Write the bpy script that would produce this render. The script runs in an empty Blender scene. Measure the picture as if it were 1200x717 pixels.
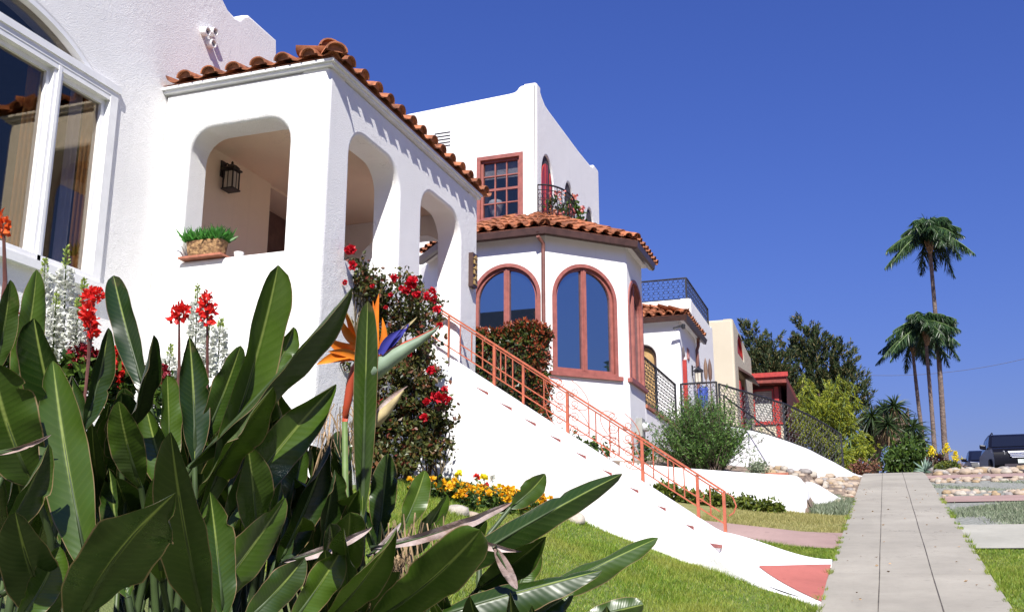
import bpy, math, random
import numpy as np
from mathutils import Vector, Matrix, geometry
random.seed(7); R = random.Random(11); NR = np.random.default_rng(5)
PI = math.pi
S = bpy.context.scene
COL = S.collection

# ------------------------------------------------------------------ camera model
f = 1210.; PIT = math.radians(14.24); YAW = math.radians(19.3); H = 1.55
cp, sp, ca, sa = math.cos(PIT), math.sin(PIT), math.cos(YAW), math.sin(YAW)
def ray(px, py):
    a = (px-600)/f; b = (358.5-py)/f; fw = cp-b*sp; z = sp+b*cp
    return Vector((a*ca-fw*sa, a*sa+fw*ca, z))
CAM = Vector((0, 0, H))
def PT(px, py, t): return CAM+ray(px, py)*t
def PX(px, py, X): r = ray(px, py); return CAM+r*(X/r.x)
def PY(px, py, Y): r = ray(px, py); return CAM+r*(Y/r.y)
def PV(px, py, a, b):
    r = ray(px, py); nx, ny = -(b[1]-a[1]), b[0]-a[0]
    return CAM+r*((a[0]*nx+a[1]*ny)/(r.x*nx+r.y*ny))

# ------------------------------------------------------------------ terrain
def _slope(y):
    if y < 25: return .14
    if y < 30: return .14-.08*(y-25)/5
    if y < 48: return .06
    if y < 70: return .06-.18*(y-48)/22
    return -.12 if y < 420 else 0.
_ZY = np.arange(-60, 1300, .25); _ZZ = np.zeros(len(_ZY))
for i in range(1, len(_ZY)): _ZZ[i] = _ZZ[i-1]+.25*_slope(_ZY[i]-.125)
_ZZ -= np.interp(0, _ZY, _ZZ)
def zs(y): return float(np.interp(y, _ZY, _ZZ))
SLX = lambda y: -.52+.011*(y-8.8)     # left and right edge of the sidewalk
SRX = lambda y: .87+.011*(y-8.8)
_F1 = ([0, .2, .5, 1.25, 2.05, 2.95, 3.7, 7, 12], [0, .03, .05, .2, .5, .86, 1.05, 1.2, 1.3])
_F2 = ([0, .4, 2, 3.5, 6, 12], [0, .02, .22, .45, .6, 1.0])
_F3 = ([0, .45, .62, 2, 3.5, 6, 12], [0, .05, .5, .66, .9, 1.25, 1.6])
_F4 = ([0, .4, 1.5, 3, 6, 12], [0, .05, .15, .3, .8, 1.2])
def _fl(y, u):
    ks = [(-1e5, _F1), (10.0, _F1), (11.4, _F2), (16.45, _F2), (16.6, _F3), (19.5, _F3), (22, _F4), (1e5, _F4)]
    for (y0, a), (y1, b) in zip(ks, ks[1:]):
        if y <= y1:
            w = (y-y0)/(y1-y0) if y1 > y0 else 0
            return (1-w)*np.interp(u, *a)+w*np.interp(u, *b)
def gz(x, y):
    z = zs(y)
    if x < -.53: return z+float(_fl(y, -.53-x))
    if x > 3.3: return z-.13
    return z
def PG(px, py, dz=0.):
    r = ray(px, py); t = .8
    while t < 120:
        q = CAM+r*t
        if q.z < gz(q.x, q.y)+dz: return q
        t += .02
    return CAM+r*30

# ------------------------------------------------------------------ mesh builder
class MB:
    def __init__(s): s.V = []; s.F = []; s.U = []; s.n = 0; s.uv = False
    def add(s, V, F, uv=None):
        V = np.asarray(V, dtype=np.float64).reshape(-1, 3)
        if isinstance(F, np.ndarray): s.F.append(F+s.n)
        else:
            by = {}
            for q in F: by.setdefault(len(q), []).append(q)
            for k, l in by.items(): s.F.append(np.array(l, dtype=np.int64)+s.n)
        s.V.append(V)
        if uv is not None: s.uv = True; s.U.append(np.asarray(uv, dtype=np.float64).reshape(-1, 2))
        else: s.U.append(np.zeros((len(V), 2)))
        s.n += len(V); return s
    def build(s, name, mat, parent=None, smooth=None, loc=None, wn=False):
        V = np.concatenate(s.V)
        if parent is not None:
            o = parent
            L = Vector(o['_o'])
        elif loc is not None: L = Vector(loc)
        else:
            mn, mx = V.min(0), V.max(0); L = Vector(((mn[0]+mx[0])/2, (mn[1]+mx[1])/2, mn[2]))
        V = V-np.array(L)
        me = bpy.data.meshes.new(name)
        me.vertices.add(len(V)); me.vertices.foreach_set('co', V.ravel())
        lo = np.concatenate([q.ravel() for q in s.F])
        tot = np.concatenate([np.full(len(q), q.shape[1]) for q in s.F])
        st = np.concatenate([[0], np.cumsum(tot)[:-1]])
        me.loops.add(len(lo)); me.loops.foreach_set('vertex_index', lo.astype(np.int32))
        me.polygons.add(len(tot)); me.polygons.foreach_set('loop_start', st.astype(np.int32))
        if s.uv:
            l = me.uv_layers.new(name='UVMap'); l.data.foreach_set('uv', np.concatenate(s.U)[lo].ravel())
        me.update(calc_edges=True); me.validate()
        if smooth is not None:
            me.polygons.foreach_set('use_smooth', np.ones(len(me.polygons), dtype=bool))
            if smooth < 180: me.set_sharp_from_angle(angle=math.radians(smooth))
        else: me.polygons.foreach_set('use_smooth', np.zeros(len(me.polygons), dtype=bool))
        me.materials.append(mat)
        o = bpy.data.objects.new(name, me); COL.objects.link(o)
        if parent is not None: o.parent = parent
        else: o.location = L
        o['_o'] = list(L)
        if wn:
            m = o.modifiers.new('wn', 'WEIGHTED_NORMAL'); m.keep_sharp = True
        return o
def tag(o, label=None, cat=None, group=None, kind=None):
    if label: o['label'] = label
    if cat: o['category'] = cat
    if group: o['group'] = group
    if kind: o['kind'] = kind
    return o
def thing(name, loc, label, cat, group=None):
    o = bpy.data.objects.new(name, None); COL.objects.link(o); o.location = loc; o.empty_display_size = .2
    o['_o'] = list(loc); return tag(o, label, cat, group)
def children(o): return [c for c in COL.objects if c.parent == o]
def copy_tree(o, loc=None, parent=None, rot=None, scale=None):
    ch = children(o)
    c = o.copy(); COL.objects.link(c)
    if parent is not None: c.parent = parent
    if loc is not None: c.location = loc
    if rot is not None: c.rotation_euler = rot
    if scale is not None: c.scale = (scale,)*3
    for k in ch: copy_tree(k, parent=c)
    return c

BOXF = [(0, 3, 2, 1), (4, 5, 6, 7), (0, 1, 5, 4), (1, 2, 6, 5), (2, 3, 7, 6), (3, 0, 4, 7)]
def box(mb, a, b):
    x0, y0, z0 = (min(p, q) for p, q in zip(a, b)); x1, y1, z1 = (max(p, q) for p, q in zip(a, b))
    return mb.add([(x0, y0, z0), (x1, y0, z0), (x1, y1, z0), (x0, y1, z0), (x0, y0, z1), (x1, y0, z1), (x1, y1, z1), (x0, y1, z1)], BOXF)
def obox(mb, o, ax, ay, az):
    """box from a corner o and three edge vectors"""
    o, ax, ay, az = map(Vector, (o, ax, ay, az))
    return mb.add([o, o+ax, o+ax+ay, o+ay, o+az, o+ax+az, o+ax+ay+az, o+ay+az], BOXF)
def frame_of(d):
    d = Vector(d).normalized()
    u = d.cross(Vector((0, 0, 1)))
    if u.length < 1e-3: u = Vector((1, 0, 0))
    u.normalize(); return u, u.cross(d).normalized()
def tube(mb, pts, r, n=6, cap=True, closed=False):
    P = [Vector(p) for p in pts]; N = len(P); V = []; F = []
    rr = r if isinstance(r, (list, tuple)) else [r]*N
    u0 = None
    for i, p in enumerate(P):
        if closed: d = P[(i+1) % N]-P[i-1]
        else: d = P[min(i+1, N-1)]-P[max(i-1, 0)]
        if d.length < 1e-9: d = Vector((0, 0, 1))
        d.normalize()
        if u0 is None: u, v = frame_of(d)
        else:
            u = u0-d*u0.dot(d)
            if u.length < 1e-6: u, v = frame_of(d)
            u.normalize(); v = d.cross(u)
        u0 = u
        for k in range(n):
            a = 2*PI*k/n; V.append(p+(u*math.cos(a)+v*math.sin(a))*rr[i])
    M = N if closed else N-1
    for i in range(M):
        j = (i+1) % N
        for k in range(n):
            k2 = (k+1) % n; F.append((i*n+k, i*n+k2, j*n+k2, j*n+k))
    if cap and not closed:
        F.append(tuple(range(n-1, -1, -1))); F.append(tuple((N-1)*n+k for k in range(n)))
    return mb.add(V, F)
def lathe(mb, c, prof, n=12, axis=None):
    """prof: (r, z) list around a vertical (or given) axis"""
    V = []; F = []
    c = Vector(c)
    if axis is None: ux, uy, uz = Vector((1, 0, 0)), Vector((0, 1, 0)), Vector((0, 0, 1))
    else:
        uz = Vector(axis).normalized(); ux, uy = frame_of(uz)
    for r, z in prof:
        for k in range(n):
            a = 2*PI*k/n; V.append(c+ux*(r*math.cos(a))+uy*(r*math.sin(a))+uz*z)
    for i in range(len(prof)-1):
        for k in range(n):
            k2 = (k+1) % n; F.append((i*n+k, i*n+k2, (i+1)*n+k2, (i+1)*n+k))
    F.append(tuple(range(n-1, -1, -1))); F.append(tuple((len(prof)-1)*n+k for k in range(n)))
    return mb.add(V, F)
def area2(p): return sum(p[i][0]*p[(i+1) % len(p)][1]-p[(i+1) % len(p)][0]*p[i][1] for i in range(len(p)))/2
def ccw(p): return list(p) if area2(p) > 0 else list(p)[::-1]
def offset(poly, d):
    """offset a ccw loop outward by d"""
    n = len(poly); out = []
    for i in range(n):
        p0, p1, p2 = (Vector(poly[(i+k) % n]) for k in (-1, 0, 1))
        e1 = (p1-p0).normalized(); e2 = (p2-p1).normalized()
        n1 = Vector((e1.y, -e1.x)); n2 = Vector((e2.y, -e2.x)); m = n1+n2
        if m.length < 1e-6: m = n1
        m.normalize(); out.append(tuple(p1+m*(d/max(.4, m.dot(n1)))))
    return out
def tess(loops):
    V3 = [[Vector((x, y, 0)) for x, y in l] for l in loops]
    return geometry.tessellate_polygon(V3)
def wall(mb, o, u, n, T, outline, holes=(), r=.03, back=True):
    """wall face through o, horizontal direction u, outward normal n; outline and holes in (s,z)"""
    o, u, n = Vector(o), Vector(u), Vector(n)
    o = Vector((o.x, o.y, 0)); K = 4
    P = lambda q, d: o+u*q[0]+Vector((0, 0, q[1]))-n*d
    loops = [ccw(outline)]+[ccw(h) for h in holes]
    fr = [offset(loops[0], -r)]+[offset(h, r) for h in loops[1:]]
    def face(ls, d, flip):
        flat = [q for l in ls for q in l]; T_ = tess(ls); F = []
        for t in T_:
            a, b, c = (Vector(flat[i]) for i in t)
            w = (b-a).cross(c-a) > 0
            pos = (u.cross(Vector((0, 0, 1)))).dot(n) > 0
            F.append(tuple(t) if (w == pos) != flip else tuple(t)[::-1])
        mb.add([P(q, d) for q in flat], F)
    face(fr, 0, False)
    if back: face(loops, T, True)
    for li, l in enumerate(loops):
        m = len(l); rows = []
        for k in range(K+1):
            th = PI/2*k/K; off = r*(1-math.sin(th)); d = r*(1-math.cos(th))
            rows.append([P(q, d) for q in offset(l, -off if li == 0 else off)])
        rows.append([P(q, T) for q in l])
        V = [p for row in rows for p in row]; F = []
        for k in range(len(rows)-1):
            for i in range(m):
                j = (i+1) % m; q = (k*m+i, k*m+j, (k+1)*m+j, (k+1)*m+i)
                F.append(q if (li == 0) else q[::-1])
        mb.add(V, F)
    return mb
def ring(mb, o, u, n, outer, w, d0, d1):
    """flat frame: loop 'outer', width w inward, from depth d0 (front) to d1"""
    o, u, n = Vector(o), Vector(u), Vector(n); o = Vector((o.x, o.y, 0))
    outer = ccw(outer); inner = offset(outer, -w); m = len(outer)
    P = lambda q, d: o+u*q[0]+Vector((0, 0, q[1]))-n*d
    V = [P(q, d0) for q in outer]+[P(q, d0) for q in inner]+[P(q, d1) for q in outer]+[P(q, d1) for q in inner]
    F = []
    for i in range(m):
        j = (i+1) % m
        F += [(i, j, m+j, m+i), (m+i, m+j, 3*m+j, 3*m+i), (j, i, 2*m+i, 2*m+j), (2*m+j, 2*m+i, 3*m+i, 3*m+j)]
    mb.add(V, F); return inner
def plate(mb, o, u, n, loop, d0, d1):
    o, u, n = Vector(o), Vector(u), Vector(n); o = Vector((o.x, o.y, 0)); loop = ccw(loop); m = len(loop)
    P = lambda q, d: o+u*q[0]+Vector((0, 0, q[1]))-n*d
    T_ = tess([loop]); V = [P(q, d0) for q in loop]+[P(q, d1) for q in loop]
    F = [tuple(t) for t in T_]+[tuple(m+i for i in t[::-1]) for t in T_]+[(i, (i+1) % m, m+(i+1) % m, m+i) for i in range(m)]
    mb.add(V, F)
def rect(s0, s1, z0, z1): return [(s0, z0), (s1, z0), (s1, z1), (s0, z1)]
def rrect(s0, s1, z0, z1, r, n=6):
    L = [(s0, z0), (s1, z0)]
    L += [(s1-r+r*math.cos(PI/2*k/n), z1-r+r*math.sin(PI/2*k/n)) for k in range(n+1)]
    L += [(s0+r-r*math.sin(PI/2*k/n), z1-r+r*math.cos(PI/2*k/n)) for k in range(n+1)]
    return L
def arch(s0, s1, z0, z1, n=20, rise=None):
    c = (s0+s1)/2; a = (s1-s0)/2; b = a if rise is None else rise
    return [(s0, z0), (s1, z0)]+[(c+a*math.cos(PI*k/n), z1-b+b*math.sin(PI*k/n)) for k in range(n+1)]

# ------------------------------------------------------------------ materials
def nt(name):
    m = bpy.data.materials.new(name); m.use_nodes = True; t = m.node_tree
    return m, t, t.nodes['Principled BSDF'], t.nodes['Material Output']
def lk(t, a, b): t.links.new(a, b)
def nd(t, typ, **kw):
    n = t.nodes.new(typ)
    for k, v in kw.items():
        if k in n.inputs: n.inputs[k].default_value = v
        else: setattr(n, k, v)
    return n
def noise(t, scale, detail=4, rough=.55, vec=None):
    n = nd(t, 'ShaderNodeTexNoise', Scale=scale, Detail=detail, Roughness=rough)
    if vec is not None: lk(t, vec, n.inputs['Vector'])
    return n
def mixc(t, fac, a, b, mode='MIX'):
    m = nd(t, 'ShaderNodeMix', data_type='RGBA', blend_type=mode)
    for sock, v in ((m.inputs[0], fac), (m.inputs[6], a), (m.inputs[7], b)):
        if hasattr(v, 'links'): lk(t, v, sock)
        elif isinstance(v, (int, float)): sock.default_value = v
        else: sock.default_value = (*v[:3], 1)
    return m.outputs[2]
def mr(t, v, a, b, c, d, clamp=True):
    m = nd(t, 'ShaderNodeMapRange', clamp=clamp); lk(t, v, m.inputs[0])
    for i, q in enumerate((a, b, c, d)): m.inputs[i+1].default_value = q
    return m.outputs[0]
def mth(t, op, a, b=0.):
    m = nd(t, 'ShaderNodeMath', operation=op)
    for s_, v in ((m.inputs[0], a), (m.inputs[1], b)):
        if hasattr(v, 'links'): lk(t, v, s_)
        else: s_.default_value = v
    return m.outputs[0]
def bump(t, h, strength, dist, p):
    b = nd(t, 'ShaderNodeBump', Strength=strength, Distance=dist); lk(t, h, b.inputs['Height']); lk(t, b.outputs[0], p.inputs['Normal']); return b
def M(name, col, rough=.6, var=.12, vs=6, bmp=0, bs=60, bd=.01, island=0, spec=.5, metal=0, col2=None, coat=0):
    m, t, p, o = nt(name); tc = nd(t, 'ShaderNodeTexCoord')
    n = noise(t, vs, 5, .6, tc.outputs['Object'])
    c2 = col2 or tuple(c*(1-2.2*var) for c in col)
    c = mixc(t, mr(t, n.outputs[0], .35, .65, 0, 1), c2, tuple(min(.9, q*(1+var*.5)) for q in col))
    if island:
        g = nd(t, 'ShaderNodeNewGeometry')
        c = mixc(t, 1., c, mixc(t, g.outputs['Random Per Island'], (1-island,)*3, (1+island*.6,)*3), 'MULTIPLY')
    lk(t, c, p.inputs['Base Color']); p.inputs['Roughness'].default_value = rough; p.inputs['Metallic'].default_value = metal
    p.inputs['Specular IOR Level'].default_value = spec; p.inputs['Coat Weight'].default_value = coat
    if bmp: bump(t, noise(t, bs, 5, .6, tc.outputs['Object']).outputs[0], bmp, bd, p)
    return m
def STUCCO(name, col, lumps=.5, fine=.35, dirt=.08):
    m, t, p, o = nt(name); tc = nd(t, 'ShaderNodeTexCoord'); v = tc.outputs['Object']
    n1 = noise(t, 1.3, 6, .6, v); n2 = noise(t, 9, 6, .62, v); n3 = noise(t, 95, 4, .6, v)
    c = mixc(t, mr(t, n1.outputs[0], .35, .7, 0, 1), tuple(q*(1-dirt) for q in col), col)
    c = mixc(t, mr(t, n2.outputs[0], .55, .8, 0, .5), c, tuple(q*(1-1.6*dirt) for q in col))
    # weathering streaks down the wall
    mp = nd(t, 'ShaderNodeMapping'); mp.inputs['Scale'].default_value = (7, 7, .35); lk(t, v, mp.inputs['Vector'])
    st = noise(t, 1., 5, .6, mp.outputs[0])
    c = mixc(t, mr(t, st.outputs[0], .58, .78, 0, .35), c, tuple(q*.82 for q in col))
    wv = nd(t, 'ShaderNodeVectorMath', operation='ADD'); lk(t, v, wv.inputs[0]); lk(t, noise(t, 3.1, 4, .7, v).outputs[1], wv.inputs[1])
    vo = nd(t, 'ShaderNodeTexVoronoi', feature='DISTANCE_TO_EDGE', Scale=.55); lk(t, wv.outputs[0], vo.inputs['Vector'])
    c = mixc(t, mth(t, 'MULTIPLY', mr(t, vo.outputs[0], .001, .004, 1, 0), mr(t, noise(t, .7, 2, .5, v).outputs[0], .52, .62, 0, .4)), c, tuple(q*.45 for q in col))
    lk(t, c, p.inputs['Base Color']); p.inputs['Roughness'].default_value = .85; p.inputs['Specular IOR Level'].default_value = .25
    patch = mr(t, noise(t, .9, 2, .5, v).outputs[0], .42, .62, .1, 1)
    h = mth(t, 'ADD', mth(t, 'MULTIPLY', mth(t, 'MULTIPLY', mr(t, n2.outputs[0], .3, .75, 0, 1), patch), lumps), mth(t, 'MULTIPLY', n3.outputs[0], fine))
    bump(t, h, .75, .02, p); return m
def FOL(name, a, b, c=None, rough=.5, trans=.3, spec=.4, cf=.15, patch=None):
    """leaf material: colour picked per leaf; some light passes through"""
    m, t, p, o = nt(name); g = nd(t, 'ShaderNodeNewGeometry')
    rp = nd(t, 'ShaderNodeValToRGB'); e = rp.color_ramp
    e.elements[0].color = (*a, 1); e.elements[1].color = (*b, 1); e.elements[1].position = 1-cf if c else 1.
    if c: k = e.elements.new(1.); k.color = (*c, 1)
    lk(t, g.outputs['Random Per Island'], rp.inputs[0])
    co_ = rp.outputs[0]
    if patch: tc = nd(t, 'ShaderNodeTexCoord'); n1 = noise(t, 1.1, 5, .65, tc.outputs['Object']); n2 = noise(t, 5., 3, .6, tc.outputs['Object']); co_ = mixc(t, mr(t, n1.outputs[0], .45, .68, 0, .75), co_, patch); co_ = mixc(t, mr(t, n2.outputs[0], .52, .72, 0, .5), co_, tuple(q*.45 for q in a))
    lk(t, co_, p.inputs['Base Color']); p.inputs['Roughness'].default_value = rough; p.inputs['Specular IOR Level'].default_value = spec
    if trans:
        tr = nd(t, 'ShaderNodeBsdfTranslucent'); lk(t, co_, tr.inputs[0])
        mx = nd(t, 'ShaderNodeMixShader'); mx.inputs[0].default_value = trans
        lk(t, p.outputs[0], mx.inputs[1]); lk(t, tr.outputs[0], mx.inputs[2]); lk(t, mx.outputs[0], o.inputs[0])
    return m
def GLASS(name, refl, tint, see, base=None):
    """window pane: mirror-like part plus what shows through"""
    m, t, p, o = nt(name); t.nodes.remove(p)
    gl = nd(t, 'ShaderNodeBsdfGlossy', Roughness=.015); gl.inputs['Color'].default_value = (*refl, 1)
    if see: bs = nd(t, 'ShaderNodeBsdfTransparent'); bs.inputs['Color'].default_value = (*tint, 1)
    else: bs = nd(t, 'ShaderNodeBsdfDiffuse'); bs.inputs['Color'].default_value = (*tint, 1)
    lw = nd(t, 'ShaderNodeLayerWeight', Blend=.5); fr = mth(t, 'POWER', lw.outputs['Facing'], 4.)
    mx = nd(t, 'ShaderNodeMixShader'); lk(t, mr(t, fr, 0, 1, base or (.10 if see else .5), 1), mx.inputs[0])
    lk(t, bs.outputs[0], mx.inputs[1]); lk(t, gl.outputs[0], mx.inputs[2]); lk(t, mx.outputs[0], o.inputs[0]); return m
def LEAF(name, top, back, mid, edge):
    m, t, p, o = nt(name); uv = nd(t, 'ShaderNodeUVMap'); sx = nd(t, 'ShaderNodeSeparateXYZ'); lk(t, uv.outputs[0], sx.inputs[0])
    g = nd(t, 'ShaderNodeNewGeometry'); oi = nd(t, 'ShaderNodeObjectInfo'); tc = nd(t, 'ShaderNodeTexCoord')
    au = mth(t, 'ABSOLUTE', mth(t, 'SUBTRACT', sx.outputs[0], .5))          # 0 at midrib .5 at margin
    n = noise(t, 7, 4, .6, tc.outputs['Object'])
    base = mixc(t, g.outputs['Backfacing'], top, back)
    base = mixc(t, mr(t, n.outputs[0], .3, .7, 0, .55), base, tuple(q*.5 for q in top))
    base = mixc(t, 1., base, mixc(t, oi.outputs['Random'], (.34, .42, .48), (1.75, 1.6, .95)), 'MULTIPLY')  # random leaf tone, spread wide to imitate lit and shaded leaves too
    # lateral veins
    ph = mth(t, 'ADD', mth(t, 'MULTIPLY', sx.outputs[1], 150.), mth(t, 'MULTIPLY', au, -26.))
    w = mth(t, 'SINE', ph); w2 = mth(t, 'SINE', mth(t, 'MULTIPLY', ph, .27))
    base = mixc(t, mr(t, w, .4, 1, 0, .035), base, mid)
    base = mixc(t, mr(t, au, .012, .04, .9, 0), base, mid)
    ng = noise(t, 9, 4, .65, tc.outputs['Object'])
    ed = mth(t, 'ADD', au, mth(t, 'MULTIPLY', mth(t, 'SUBTRACT', ng.outputs[0], .5), .02))
    base = mixc(t, mr(t, ed, .474, .488, 0, .8), base, edge)
    blot = noise(t, 3.2, 5, .7, tc.outputs['Object'])
    base = mixc(t, mr(t, blot.outputs[0], .64, .72, 0, .45), base, tuple(q*.75 for q in edge))
    lk(t, base, p.inputs['Base Color']); lk(t, mr(t, n.outputs[0], .3, .7, .22, .46), p.inputs['Roughness']); p.inputs['Specular IOR Level'].default_value = .5
    bump(t, mth(t, 'ADD', mth(t, 'MULTIPLY', w, .4), w2), .07, .004, p)
    tr = nd(t, 'ShaderNodeBsdfTranslucent'); lk(t, base, tr.inputs[0])
    mx = nd(t, 'ShaderNodeMixShader'); mx.inputs[0].default_value = .14
    lk(t, p.outputs[0], mx.inputs[1]); lk(t, tr.outputs[0], mx.inputs[2]); lk(t, mx.outputs[0], o.inputs[0]); return m
def CONCRETE(name, col, joints=False):
    m, t, p, o = nt(name); tc = nd(t, 'ShaderNodeTexCoord'); v = tc.outputs['Object']
    n1 = noise(t, .8, 6, .65, v); n2 = noise(t, 14, 5, .7, v); n3 = noise(t, 160, 3, .6, v)
    c = mixc(t, mr(t, n1.outputs[0], .35, .68, 0, 1), tuple(q*.78 for q in col), tuple(q*1.06 for q in col))
    c = mixc(t, mr(t, n2.outputs[0], .56, .75, 0, .5), c, tuple(q*.62 for q in col))
    c = mixc(t, mr(t, n3.outputs[0], .5, .75, 0, .35), c, tuple(q*.6 for q in col))
    mp = nd(t, 'ShaderNodeMapping'); mp.inputs['Scale'].default_value = (6, .5, 1); lk(t, v, mp.inputs['Vector'])
    c = mixc(t, mr(t, noise(t, 1, 5, .6, mp.outputs[0]).outputs[0], .55, .75, 0, .25), c, tuple(q*.66 for q in col))
    wv = nd(t, 'ShaderNodeVectorMath', operation='ADD'); lk(t, v, wv.inputs[0]); lk(t, noise(t, 2.2, 4, .7, v).outputs[1], wv.inputs[1])
    vo = nd(t, 'ShaderNodeTexVoronoi', feature='DISTANCE_TO_EDGE', Scale=.42); lk(t, wv.outputs[0], vo.inputs['Vector'])
    ck = mth(t, 'MULTIPLY', mr(t, vo.outputs[0], .0015, .005, 1, 0), mr(t, noise(t, .5, 2, .5, v).outputs[0], .48, .6, 0, .7))
    c = mixc(t, ck, c, (.07, .06, .05))
    sp_ = noise(t, 5.5, 2, .4, v); c = mixc(t, mr(t, sp_.outputs[0], .70, .76, 0, .4), c, tuple(q*.45 for q in col))
    lk(t, c, p.inputs['Base Color']); p.inputs['Roughness'].default_value = .85; p.inputs['Specular IOR Level'].default_value = .3
    bump(t, mth(t, 'ADD', n2.outputs[0], mth(t, 'MULTIPLY', n3.outputs[0], .6)), .3, .006, p); return m

WHITE = STUCCO('white_stucco', (.81, .80, .785), .32, .5, .05)
SMOOTHW = STUCCO('smooth_white_stucco', (.81, .80, .785), .3, .3, .04)
CREAM = STUCCO('cream_porch_plaster', (.86, .71, .54), .3, .3, .05)  # cream plaster colour of the porch interior
TAN = STUCCO('tan_stucco', (.52, .46, .35), .25, .35, .07)
TRIM = M('white_paint', (.78, .78, .78), .45, .04)
TILE = M('terracotta_tile', (.40, .135, .055), .75, .25, 9, .4, 60, .006, .38)
TERRA = M('terracotta_pot', (.42, .15, .09), .8, .15, 12, .3, 50)
REDWOOD = M('red_brown_paint', (.30, .095, .075), .5, .12, 10)
SALMON = M('salmon_metal_paint', (.43, .115, .06), .45, .12, 14, .15, 80, .002)
REDPAINT = M('bright_red_paint', (.40, .035, .028), .45, .12, 8)
PINKC = CONCRETE('pink_concrete', (.36, .245, .215))
REDC = CONCRETE('red_painted_concrete', (.40, .125, .10))
IRON = M('black_iron', (.018, .018, .022), .45, .2, 20, .1, 90, .002)
BRONZE = M('dark_bronze_gutter', (.07, .035, .028), .4, .15, 8)
COPPER = M('brown_downpipe', (.19, .075, .055), .4, .15, 6)
SIDEWALK = CONCRETE('sidewalk_concrete', (.345, .318, .265))
CONC = CONCRETE('pale_concrete', (.39, .375, .315))
JOINT = M('joint_dirt', (.10, .085, .07), .9, .3, 20)
SOIL = M('garden_soil', (.15, .095, .06), .95, .3, 4, .8, 25, .05)
DIRT = M('dry_ground', (.30, .22, .16), .95, .25, 3, .8, 30, .04)
LAWN = M('lawn_base', (.105, .15, .035), .95, .3, 2.2, .8, 60, .03, col2=(.14, .15, .05))
GRAVEL = M('grey_gravel', (.29, .29, .26), .95, .35, 16, 1., 45, .03, col2=(.16, .17, .14))
ASPH = M('asphalt', (.05, .05, .052), .9, .2, 4, .5, 120, .01)
ROCK = M('tan_river_rock', (.38, .30, .215), .85, .25, 5, .5, 14, .03, col2=(.30, .24, .19))
ROCK2 = M('grey_river_rock', (.33, .30, .28), .85, .25, 5, .5, 14, .03)
BAYGLASS = GLASS('reflecting_window_glass', (.62, .74, .80), (.012, .02, .035), False)
CLEAR = GLASS('clear_window_glass', (.95, .80, .56), (.72, .72, .74), True)
DARK = M('dark_interior', (.05, .04, .05), .9, .1)  # near-black colour stands in for the shade inside rooms and openings
CURTW = M('white_curtain', (.62, .58, .62), .9, .08, 3)
CURTO = M('ochre_curtain', (.62, .26, .05), .9, .15, 3)
BULB = M('frosted_lamp_glass', (.55, .5, .42), .3, .1)
GOLD = M('gilded_letters', (.45, .30, .10), .4, .2, 30)
BARK = M('grey_brown_bark', (.18, .13, .10), .95, .3, 10, 1., 18, .04)
PALMBARK = M('palm_trunk', (.235, .175, .15), .95, .2, 8, 1., 14, .05)
DRY = M('dry_straw', (.40, .27, .15), .95, .3, 12, 0, island=.4)
STEM = M('green_stem', (.12, .19, .05), .6, .2, 10)
BASKET = M('bark_basket', (.34, .20, .09), .95, .5, 26, 1., 30, .03, col2=(.12, .06, .03))

SLEAF = LEAF('strelitzia_leaf', (.038, .078, .011), (.050, .080, .034), (.24, .30, .07), (.26, .17, .09))
DEADLEAF = M('dead_leaf', (.42, .35, .33), .8, .3, 10, .5, 40, .01, col2=(.22, .13, .10))
PETI = M('strelitzia_stalk', (.05, .08, .025), .5, .2, 8)
ORANGE = M('orange_sepal', (.75, .25, .015), .45, .15, 8, col2=(.6, .13, .01))
BLUEP = M('blue_petal', (.035, .035, .28), .5, .15, 8)
SPATHE = M('green_spathe', (.20, .27, .18), .5, .15, 7)
SPATHER = M('red_spathe_edge', (.45, .07, .03), .5, .15, 7)
SPENT = M('spent_spathe', (.50, .40, .20), .7, .2, 9)
ROSEF = FOL('rose_foliage', (.02, .032, .01), (.10, .11, .022), (.17, .035, .025), .42, .25, cf=.32)
ROSER = FOL('red_rose_petals', (.36, .004, .012), (.68, .012, .03), None, .5, .25)
HEDGEF = FOL('hedge_foliage', (.012, .026, .006), (.075, .10, .02), (.20, .035, .015), .35, .18, cf=.22)
HEDGER = FOL('red_hedge_tips', (.11, .02, .012), (.34, .06, .02), (.12, .10, .02), .4, .2, cf=.3)
JUNI = FOL('rosemary_foliage', (.03, .075, .018), (.11, .22, .04), (.22, .34, .07), .55, .2)
PINEF = FOL('pine_foliage', (.012, .028, .010), (.055, .085, .026), (.24, .19, .08), .6, .15, cf=.26)
BAMF = FOL('bright_feathery_foliage', (.09, .13, .012), (.32, .36, .03), (.45, .42, .05), .5, .35)
SHRUBF = FOL('green_shrub_foliage', (.02, .05, .01), (.09, .15, .02), None, .45, .25)
YUCF = FOL('sword_foliage', (.010, .026, .008), (.055, .09, .024), None, .45, .15)
PALMF = FOL('palm_foliage', (.012, .036, .012), (.05, .10, .03), None, .4, .2)
GCOV = FOL('bedding_foliage', (.03, .055, .008), (.15, .19, .025), (.28, .26, .04), .5, .25)
WHITEF = FOL('white_blossom', (.62, .64, .56), (.82, .82, .78), None, .6, .3)
LIMEF = FOL('lime_buds', (.25, .36, .06), (.45, .52, .14), None, .6, .3)
REDF = FOL('red_blossom', (.52, .008, .008), (.78, .03, .02), None, .5, .3)
DKREDF = FOL('dark_red_blossom', (.12, .003, .008), (.30, .008, .02), None, .5, .2)
PINKF = FOL('pink_blossom', (.60, .13, .15), (.78, .32, .28), (.70, .22, .04), .5, .3, cf=.35)
YELF = FOL('yellow_blossom', (.75, .33, .006), (.82, .52, .012), (.70, .18, .01), .5, .3)
YEL2 = FOL('bright_yellow_blossom', (.70, .55, .01), (.80, .68, .03), None, .5, .3)
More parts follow.
